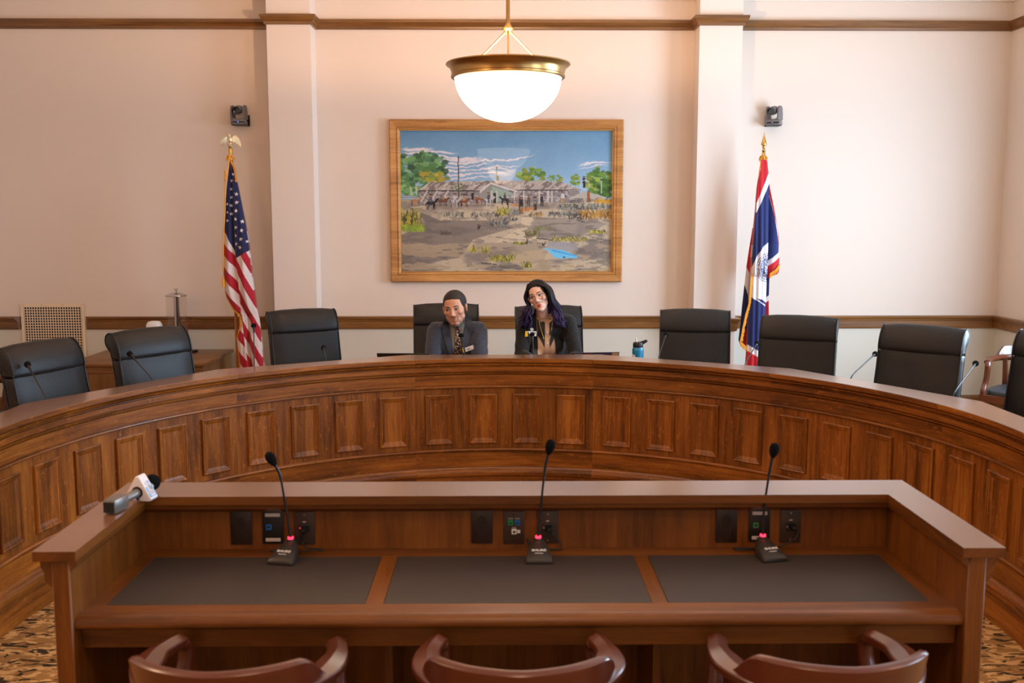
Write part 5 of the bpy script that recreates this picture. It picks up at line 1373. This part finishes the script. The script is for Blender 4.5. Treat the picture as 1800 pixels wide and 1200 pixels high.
def build_person(label, org, hc, yaw, roll, pitch, s, sh, el, wr, hands, cx, fem):
    ox, oy, oz = org
    t = thing('person', label, 'person', org)
    L = lambda p: Vector((p[0]-ox, p[1]-oy, p[2]-oz))
    M = Matrix.Translation(L(hc)) @ Matrix.Rotation(yaw, 4, 'Z') @ Matrix.Rotation(roll, 4, 'Y') @ Matrix.Rotation(pitch, 4, 'X') @ Matrix.Scale(s, 4)
    shz = (sh[0][2]+sh[1][2])/2; shy = (sh[0][1]+sh[1][1])/2
    w = abs(sh[1][0]-sh[0][0])/2
    pel = (cx, 7.66, .63)
    nb = Vector((cx, shy+.01, shz+.035)) if not fem else Vector((cx-.03, shy, shz+.03))
    nt = M @ Vector((0, .022, -.055))
    # ---- the body: one continuous skin
    bm = bmesh.new(); headshape(bm, M, s, fem)
    nk = (.047, .056) if not fem else (.040, .047)
    capsule(bm, nt, nk[0], L(nb), nk[1], 20)
    def torso(bm, g):
        ell(bm, L(pel), (.155+g, .12+g, .11+g)); ell(bm, L((cx, 7.56, .76)), (.135+g+(0 if fem else .02), .105+g, .14)); 
        ell(bm, L((cx, shy+.08, shz-.17)), (w*.84+g, .105+g+(.012 if fem else 0), .16+g)); ell(bm, L((cx, shy+.02, shz-.05)), (w*.98+g, .085+g, .085+g))
        if fem:
            ell(bm, L((cx, shy-.015, shz-.165)), (.118+g, .072+g, .075+g))
        else:
            for q in (-1, 1): ell(bm, L((cx+q*.07, shy-.02, shz-.12)), (.075+g, .075+g, .08+g))
        for q, S_ in zip((-1, 1), sh): limb(bm, [L((nb.x+q*.045, nb.y+.01, nb.z-.012)), L((S_[0]-q*.02, S_[1], S_[2]+.004))], [.036+g, .050+g])
    torso(bm, 0)
    for i in range(2):
        q = (-1, 1)[i]
        limb(bm, [L(sh[i]), L(el[i]), L(wr[i])], [.052, .041, .026])
        hd = hands[i]; hand(bm, L(wr[i]), hd[0], hd[1], hd[2], .95 if not fem else .85, hd[3])
        limb(bm, [L((cx+q*.085, 7.62, .60)), L((cx+q*.12, 7.19, .575)), L((cx+q*.12, 7.26, .12))], [.078, .052, .038])
        limb(bm, [L((cx+q*.12, 7.27, .07)), L((cx+q*.13, 7.10, .045))], [.036, .03])
    body = voxel('body', bm, .0034, 4, SKIN, t)
    sculpt_face(body, M, fem)
    paint(body, head_colors(M, fem))
    face_parts(t, M, fem)
    # ---- clothes
    bm = bmesh.new(); torso(bm, .014)
    for i in range(2):
        limb(bm, [L(sh[i]), L(el[i]), L(wr[i])], [.070, .056, .041] if not fem else [.062, .052, .038])
        # sleeve wrinkles
        a, b = Vector(sh[i]), Vector(el[i])
        for k in range(4):
            p = a.lerp(b, .38+.17*k); ell(bm, L(p+Vector(((-1, 1)[i]*.012, -.012, 0))), (.046, .048, .010), Matrix.Rotation(R((-1, 1)[i]*(28+8*k)), 3, 'Y') @ Matrix.Rotation(R(20), 3, 'X'))
    jm = JM if not fem else JB_
    jac = voxel('jacket', bm, .006, 3, jm, t)
    nrms = [v.normal.copy() for v in jac.data.vertices]
    for v, vn in zip(jac.data.vertices, nrms):
        p = v.co.copy(); q = Vector((p.x*9+p.z*5, p.y*9, p.z*26-abs(p.x-(cx-ox))*34))
        v.co = p+vn*(.0042*_nz.noise(q)+.0018*_nz.noise(p*60))
    # keep the collar open: remove what would cover the neck
    bm = bmesh.new(); bm.from_mesh(jac.data)
    cut = [v for v in bm.verts if (v.co-L(nb)).length < .07 and v.co.z > L(nb).z+.012]
    bmesh.ops.delete(bm, geom=cut, context='VERTS'); bm.to_mesh(jac.data); bm.free()
    bm = bmesh.new()
    ell(bm, L((cx, 7.66, .63)), (.172, .135, .115))
    for q in (-1, 1): limb(bm, [L((cx+q*.085, 7.62, .61)), L((cx+q*.12, 7.19, .578)), L((cx+q*.12, 7.26, .13))], [.092, .066, .056])
    voxel('trousers', bm, .008, 3, TROU, t)
    for q in (-1, 1):
        bm = bmesh.new(); limb(bm, [L((cx+q*.12, 7.29, .052)), L((cx+q*.128, 7.16, .046)), L((cx+q*.135, 7.05, .04))], [.045, .045, .038]); ell(bm, L((cx+q*.12, 7.28, .09)), (.045, .05, .05)); 
        for v in bm.verts: v.co.z = max(v.co.z, .002)
        voxel('shoe', bm, .006, 2, SHOE, t)
    return t, M, body, jac, L
# the man
mo, Mm, mb, mj, Lm = build_person('man in a blue grey jacket, grey shirt and patterned tie seated behind the dais', (-.322, 7.60, 0), (-.325, 7.225, 1.196), R(-11), R(-7), R(6), 1.05,
    [(-.468, 7.35, 1.020), (-.160, 7.35, 1.022)], [(-.498, 7.20, .805), (-.140, 7.19, .805)], [(-.40, 6.98, .795), (-.235, 6.98, .795)],
    [((.45, -.8, 0), (0, 0, 1), 1, .5), ((-.45, -.8, 0), (0, 0, 1), -1, .5)], -.318, 0)
omn = (-.322, 7.60, 0)
bt_m = [bvh_of(mj), bvh_of(mb)]
def PP(*pts): return [WXZ(u, v) for u, v in pts]
SHs = patch('shirt', PP((785, 562), (792, 568), (800, 570), (808, 568), (815, 558), (817, 572), (812, 590), (808, 606), (806, 632), (795, 632), (793, 606), (789, 588), (785, 574)), bt_m, .004, SHG, mo, omn)
for P_ in (((785, 560), (790, 566), (800, 576), (795, 585), (791, 582), (787, 572)), ((816, 556), (812, 564), (804, 575), (810, 584), (813, 582), (817, 570))):
    patch('shirt_collar', PP(*P_), bt_m, .012, SHG, mo, omn, .004, .006)
TIE = tie_mat()
patch('tie', PP((800.5, 575), (806, 575), (808, 581), (806, 585), (808.5, 604), (809, 632), (796.5, 632), (798.5, 604), (802, 585), (799.5, 581)), bt_m, .012, TIE, mo, omn, .004, .006)
def lapel(o, bt, pts, org, m, off=.013): return patch('lapel', PP(*pts), bt, off, m, o, org, .006, .008)
JM2 = mat('blue_grey_wool_lapel', rgb(62, 64, 76), .85, bump=(500, .35), sheen=.25, spec=.2)
lapel(mo, bt_m, ((783, 557), (786, 566), (789, 582), (794, 606), (796, 632), (790, 632), (781, 603), (775, 586), (781, 583), (774, 576), (779, 562)), omn, JM2)
lapel(mo, bt_m, ((818, 553), (817, 566), (814, 588), (809, 608), (807, 632), (812, 626), (822, 603), (829, 584), (823, 581), (830, 574), (825, 560)), omn, JM2)
def badge(o, org, bt, quad, tab, marks):
    b = patch('name_badge', PP(*quad), bt, .016, PAPER, o, org, .003, .02, 30)
    patch('yellow_tab', PP(*tab), bt, .0165, YEL, b, org, .003, .02, 30)['label'] = 'yellow end of the name badge'
    for q in marks: patch('printing', PP(*q), bt, .0172, BLKI, b, org, .001, .02, 30)
badge(mo, omn, bt_m, ((816, 612), (831, 606.5), (832, 614), (817.3, 619.5)), ((811.3, 612.5), (814.3, 611.3), (815.5, 620), (812.6, 621)),
      (((819, 614.2), (829, 610.8), (829.1, 611.8), (819.1, 615.2)), ((820.5, 616.6), (830, 613.2), (830.1, 613.9), (820.6, 617.3))))
mi = Mm.inverted()
# short hair: shell over the skull, cut to the hairline
def cap_hair(t, M, m, rr, cut, name='hair', vox=.004, extra=None, col=None):
    bm = bmesh.new(); ell(bm, M @ Vector((0, .024, .040)), rr, M.to_3x3(), 40, 28)
    if extra: extra(bm)
    o = voxel(name, bm, vox, 1, m, t)
    bm = bmesh.new(); bm.from_mesh(o.data); Mi = M.inverted(); rs = np.random.RandomState(4)
    kill = []
    for v in bm.verts:
        p = Mi @ v.co
        if cut(p): kill.append(v)
        else: v.co += v.normal*.0016*noise_(p*90)
    bmesh.ops.delete(bm, geom=kill, context='VERTS'); bm.to_mesh(o.data); bm.free()
    md = o.modifiers.new('thickness', 'SOLIDIFY'); md.thickness = .006; md.offset = -1
    return o
def noise_(p): return _nz.noise(p)
def man_cut(p):
    x, y, z = p
    hl = .074+.004*math.sin(x*160)*.4-.010*min(1, (abs(x)/.055)**4)             # hairline height at the front
    if abs(x) > .055: hl = .064-(abs(x)-.055)*5.0
    if y < -.028 and z < hl: return True
    if -.028 <= y < .0 and z < -.03+(-y)*1.2: return True
    return z < -.055 or (y < .03 and y >= 0 and z < .012 and abs(x) > .06)
cap_hair(mo, Mm, HAIRM, (.0815, .0995, .0870), man_cut)
# the woman
wo, Mw, wb, wj, Lw = build_person('woman with black to purple hair, wire glasses and black jacket seated behind the dais', (.345, 7.60, 0), (.288, 7.27, 1.278), R(-15), R(-19), R(-2), .98,
    [(.192, 7.36, 1.068), (.512, 7.36, 1.078)], [(.158, 7.22, .85), (.560, 7.20, .85)], [(.262, 7.03, .835), (.47, 6.99, .80)],
    [((-.35, -.7, .35), (-.2, .3, .9), 1, .9), ((-.6, -.7, 0), (0, 0, 1), -1, .5)], .350, 1)
own = (.345, 7.60, 0)
bt_w = [bvh_of(wj), bvh_of(wb)]
patch('shirt', PP((944, 552), (951, 562), (960, 568), (968, 561), (972, 553), (976, 566), (975, 590), (978, 612), (979, 632), (945, 632), (946, 600), (945, 575)), bt_w, .004, BEI, wo, own)
for P_ in (((945, 564), (959, 568), (958.8, 600), (957.5, 612), (953, 603), (949, 594), (946, 592), (945, 575)), ((966, 562), (975, 563), (977, 585), (975, 598), (971, 606), (967.5, 612), (966.6, 590))):
    patch('shirt_yoke', PP(*P_), bt_w, .007, YOK, wo, own, .002, .008)
pk = patch('shirt_placket', PP((959, 568), (966.5, 563), (966.5, 632), (958.5, 632)), bt_w, .009, BEI, wo, own, .003, .008)
for u, v in ((962.6, 586), (962.8, 605.5)):
    x, z = WXZ(u, v); h = min(q[0].y for q in (b.ray_cast(Vector((x-own[0], -2, z)), Vector((0, 1, 0))) for b in bt_w) if q[0] is not None)
    quick('button', lambda bm: ell(bm, (x-own[0], h-.011, z), (.0055, .003, .0055), u=12, v=8), BTN, pk, smooth=60)
for P_ in (((943, 551), (947, 556), (956, 566), (951, 569), (946, 563)), ((974, 553), (970, 558), (961, 567), (964, 572), (971, 566), (975, 560))):
    patch('shirt_collar', PP(*P_), bt_w, .013, BEI, wo, own, .004, .006)
lapel(wo, bt_w, ((942, 551), (944, 575), (946, 600), (946, 632), (938, 632), (931, 605), (927, 585), (933, 582), (928, 574), (936, 556)), own, JB_)
lapel(wo, bt_w, ((975, 552), (977, 572), (975, 592), (978, 612), (979, 632), (986, 632), (994, 604), (997, 584), (991, 580), (997, 572), (986, 556)), own, JB_)
badge(wo, own, bt_w, ((923.5, 583.2), (944.3, 584), (943.6, 593), (922.8, 592.4)), ((923.5, 583.2), (928.2, 583.4), (927.7, 592.6), (922.8, 592.4)),
      (((930, 586.3), (942, 586.8), (942, 588.2), (930, 587.7)), ((931, 589.6), (941, 590), (941, 590.8), (931, 590.4))))
PNK = mat('pink_enamel', rgb(226, 160, 150), .4); GRN = mat('white_enamel', rgb(226, 220, 196), .4)
patch('pin', PP((931, 579), (935, 577.6), (939, 580), (937.5, 583.6), (932, 583.2)), bt_w, .017, GRN, wo, own, .003, .01)
patch('pin', PP((989, 569), (992.5, 567.5), (994, 571), (991.5, 575), (991.2, 581), (988, 575.5)), bt_w, .013, PNK, wo, own, .003, .01)
def chain(bm):
    for P_ in (((946.5, 560), (950, 574), (954, 588), (957, 598)), ((973, 563), (971, 578), (968, 592), (966.5, 600))):
        pts = []
        for u, v in P_:
            x, z = WXZ(u, v); h = [q[0].y for q in (b.ray_cast(Vector((x-own[0], -2, z)), Vector((0, 1, 0))) for b in bt_w) if q[0] is not None]
            pts.append((x-own[0], min(h)-.013, z))
        tube(bm, resample(pts, 14), .0016, 6)
quick('necklace', chain, GOLDM, wo, smooth=60)
# glasses
WIRE = mat('thin_gold_wire', rgb(190, 150, 120), .25, 1)
def wire(bm):
    for q in (-1, 1):
        tube(bm, [Mw @ Vector((q*.0335+.0265*math.cos(a), -.0985+.004*abs(math.cos(a)), .002+.0235*math.sin(a))) for a in np.linspace(0, 2*PI, 33)], .0011, 6, cap=False)
        tube(bm, [Mw @ Vector(p) for p in ((q*.060, -.095, .008), (q*.072, -.055, .008), (q*.082, .0, .006))], .001, 6)
    tube(bm, [Mw @ Vector(p) for p in ((-.008, -.100, .006), (0, -.1035, .010), (.008, -.100, .006))], .001, 6)
gl = quick('eyeglasses', wire, WIRE, wo, smooth=60)
for q in (-1, 1):
    def lens_(bm):
        rings = []
        for y in (-.0982, -.0972): rings.append([Mw @ Vector((q*.0335+.0258*math.cos(a), y, .002+.0228*math.sin(a))) for a in np.linspace(0, 2*PI, 25)[:-1]])
        loft(bm, rings)
    quick('lens', lens_, mat('lens_clear', (1, 1, 1), 0, trans=1, ior=1.04), gl)
# long hair
def w_cut(p):
    x, y, z = p
    hl = .079-.012*min(1, (abs(x+.004)/.04)**2)
    if abs(x) > .045: hl = .067-(abs(x)-.045)*4.2
    if y < -.028 and z < hl: return True
    if y < .01 and z < -.03+(-y)*1.0: return True
    return z < -.10
hc_ = cap_hair(wo, Mw, HAIRC, (.0855, .1035, .0925), w_cut)
def haircol(co):
    z = co[:, 2]; t = np.clip((1.30-z)/.14, 0, 1)[:, None]; n = fbm(co[:, 0]*900+999, co[:, 2]*160+999, 10, 6)[:, None]
    return (C3(24, 18, 22)*(1-t)+C3(48, 31, 72)*t)*(.55+.8*n)
paint(hc_, haircol)
bm = bmesh.new(); rs = np.random.RandomState(12)
def lock(root, mid, end, r0, wave, ph):
    P = [Mw @ Vector(root), Mw @ Vector(mid[0]), Mw @ Vector(mid[1]), Lw(end[0]), Lw(end[1])]
    Q = resample(P, 26)
    for i, q in enumerate(Q):
        t = i/25.; a = wave*max(0, t-.25)
        q.x += a*math.sin(ph+t*15); q.y += a*.7*math.cos(ph+t*13)
    rad = [r0*(.5+.8*math.sin(min(1, .15+t/25*1.05)*PI*.82)**.8) for t in range(26)]; rad[-1] = .001
    tube(bm, Q, rad, 7, flat=.7)
for i in range(230):
    q = -1 if i < 105 else 1; u = rs.rand(); k = rs.rand()
    rootx = q*(.006+.045*u)-.004; rooty = -.055+.12*k
    rz_ = .118-.25*rootx*rootx*8-.0*k-(.02 if rooty < -.03 else 0)
    out = .086+.010*rs.rand(); yy = -.050+.12*k
    mid = [(q*(out-.006), yy+.0, .045), (q*(out+.004), yy*.8-.005, -.035)]
    if q < 0:
        ex = rs.uniform(.150, .238); ez = rs.uniform(1.045, 1.125); ey = 7.215+.11*k
        end = [(rs.uniform(.170, .228), 7.22+.10*k, 1.17), (ex, ey, ez)]
    else:
        ex = rs.uniform(.405, .492); ez = rs.uniform(1.05, 1.12); ey = 7.225+.11*k
        end = [(rs.uniform(.385, .445), 7.245+.10*k, 1.185), (ex, ey, ez)]
    lock((rootx, rooty, rz_), mid, end, rs.uniform(.0045, .0085), rs.uniform(.010, .026), rs.uniform(0, 1.8)+(0 if q < 0 else 2.4)+k*2)
for i in range(26):   # hair behind the neck
    x = rs.uniform(-.06, .06); lock((x, .09, .06), [(x*1.1, .125, .0), (x*1.1, .115, -.07)], [(.33+x, 7.42, 1.16), (.335+x*1.7, 7.44, rs.uniform(1.02, 1.10))], .010, .012, rs.uniform(0, 6))
for i in range(10):   # stray wisps on the right
    lock((.07, .02, .04), [(.092, .03, .0), (.10, .02, -.04)], [(.43+.02*rs.rand(), 7.3, 1.21), (.45+.03*rs.rand(), 7.30, 1.18+.03*rs.rand())], .002, .01, rs.uniform(0, 6))
lo = finalize('long_hair', bm, HAIRC, wo, smooth=70)
paint(lo, haircol)
# ------------------------------------------------------------------ light
w = bpy.data.worlds.new('World'); SC.world = w; w.use_nodes = True
bg = w.node_tree.nodes['Background']; bg.inputs[0].default_value = (.55, .72, 1, 1); bg.inputs[1].default_value = 1.0
def area(name, loc, rot, sx, sy, e, c):
    l = bpy.data.lights.new(name, 'AREA'); l.shape = 'RECTANGLE'; l.size = sx; l.size_y = sy; l.energy = e; l.color = c
    o = bpy.data.objects.new(name, l); o.location = loc; o.rotation_euler = rot; COL.objects.link(o); return o
for i, (a, b) in enumerate(WINS):
    area('window_daylight', (WX1+.03, (a+b)/2, (WZ0+WZ1)/2), (0, R(90), 0), WZ1-WZ0-.2, b-a-.2, WIN_E*(.2, .36, 1.02)[i], (.58, .79, 1.0))
WARM = (1.0, .64, .38)
def pt_(name, loc, e, r=.12, c=WARM):
    l = bpy.data.lights.new(name, 'POINT'); l.energy = e; l.shadow_soft_size = r; l.color = c
    o = bpy.data.objects.new(name, l); o.location = loc; COL.objects.link(o); return o
pt_('lamp_bulb', (LX, LY, 2.765), LAMP_E, .03)
# unseen bare point lights: the room's other pendants, side pair added for warmth
for x, y, k in ((LX, 1.2, .7), (LX, -2.2, 1.), (-3.4, 2.6, 1.9), (3.4, 2.2, .5)): pt_('unseen_room_light', (x, y, 2.9), ROOM_E*k, .3)
# ------------------------------------------------------------------ camera
cam = bpy.data.cameras.new('camera'); co = bpy.data.objects.new('camera', cam); COL.objects.link(co)
cam.lens = 35.0; cam.sensor_width = 36; cam.clip_end = 60
co.location = (0, 0, 1.85)
co.rotation_mode = 'XYZ'; co.rotation_euler = (PI/2-math.atan(217/1750), 0, -math.atan(22/1750))
cam.dof.use_dof = True; cam.dof.focus_distance = 7.6; cam.dof.aperture_fstop = 4.5
SC.camera = co
SC.view_settings.view_transform = 'Standard'; SC.view_settings.look = 'None'; SC.view_settings.exposure = EXPO; SC.view_settings.gamma = 1; SC.view_settings.use_curve_mapping = False
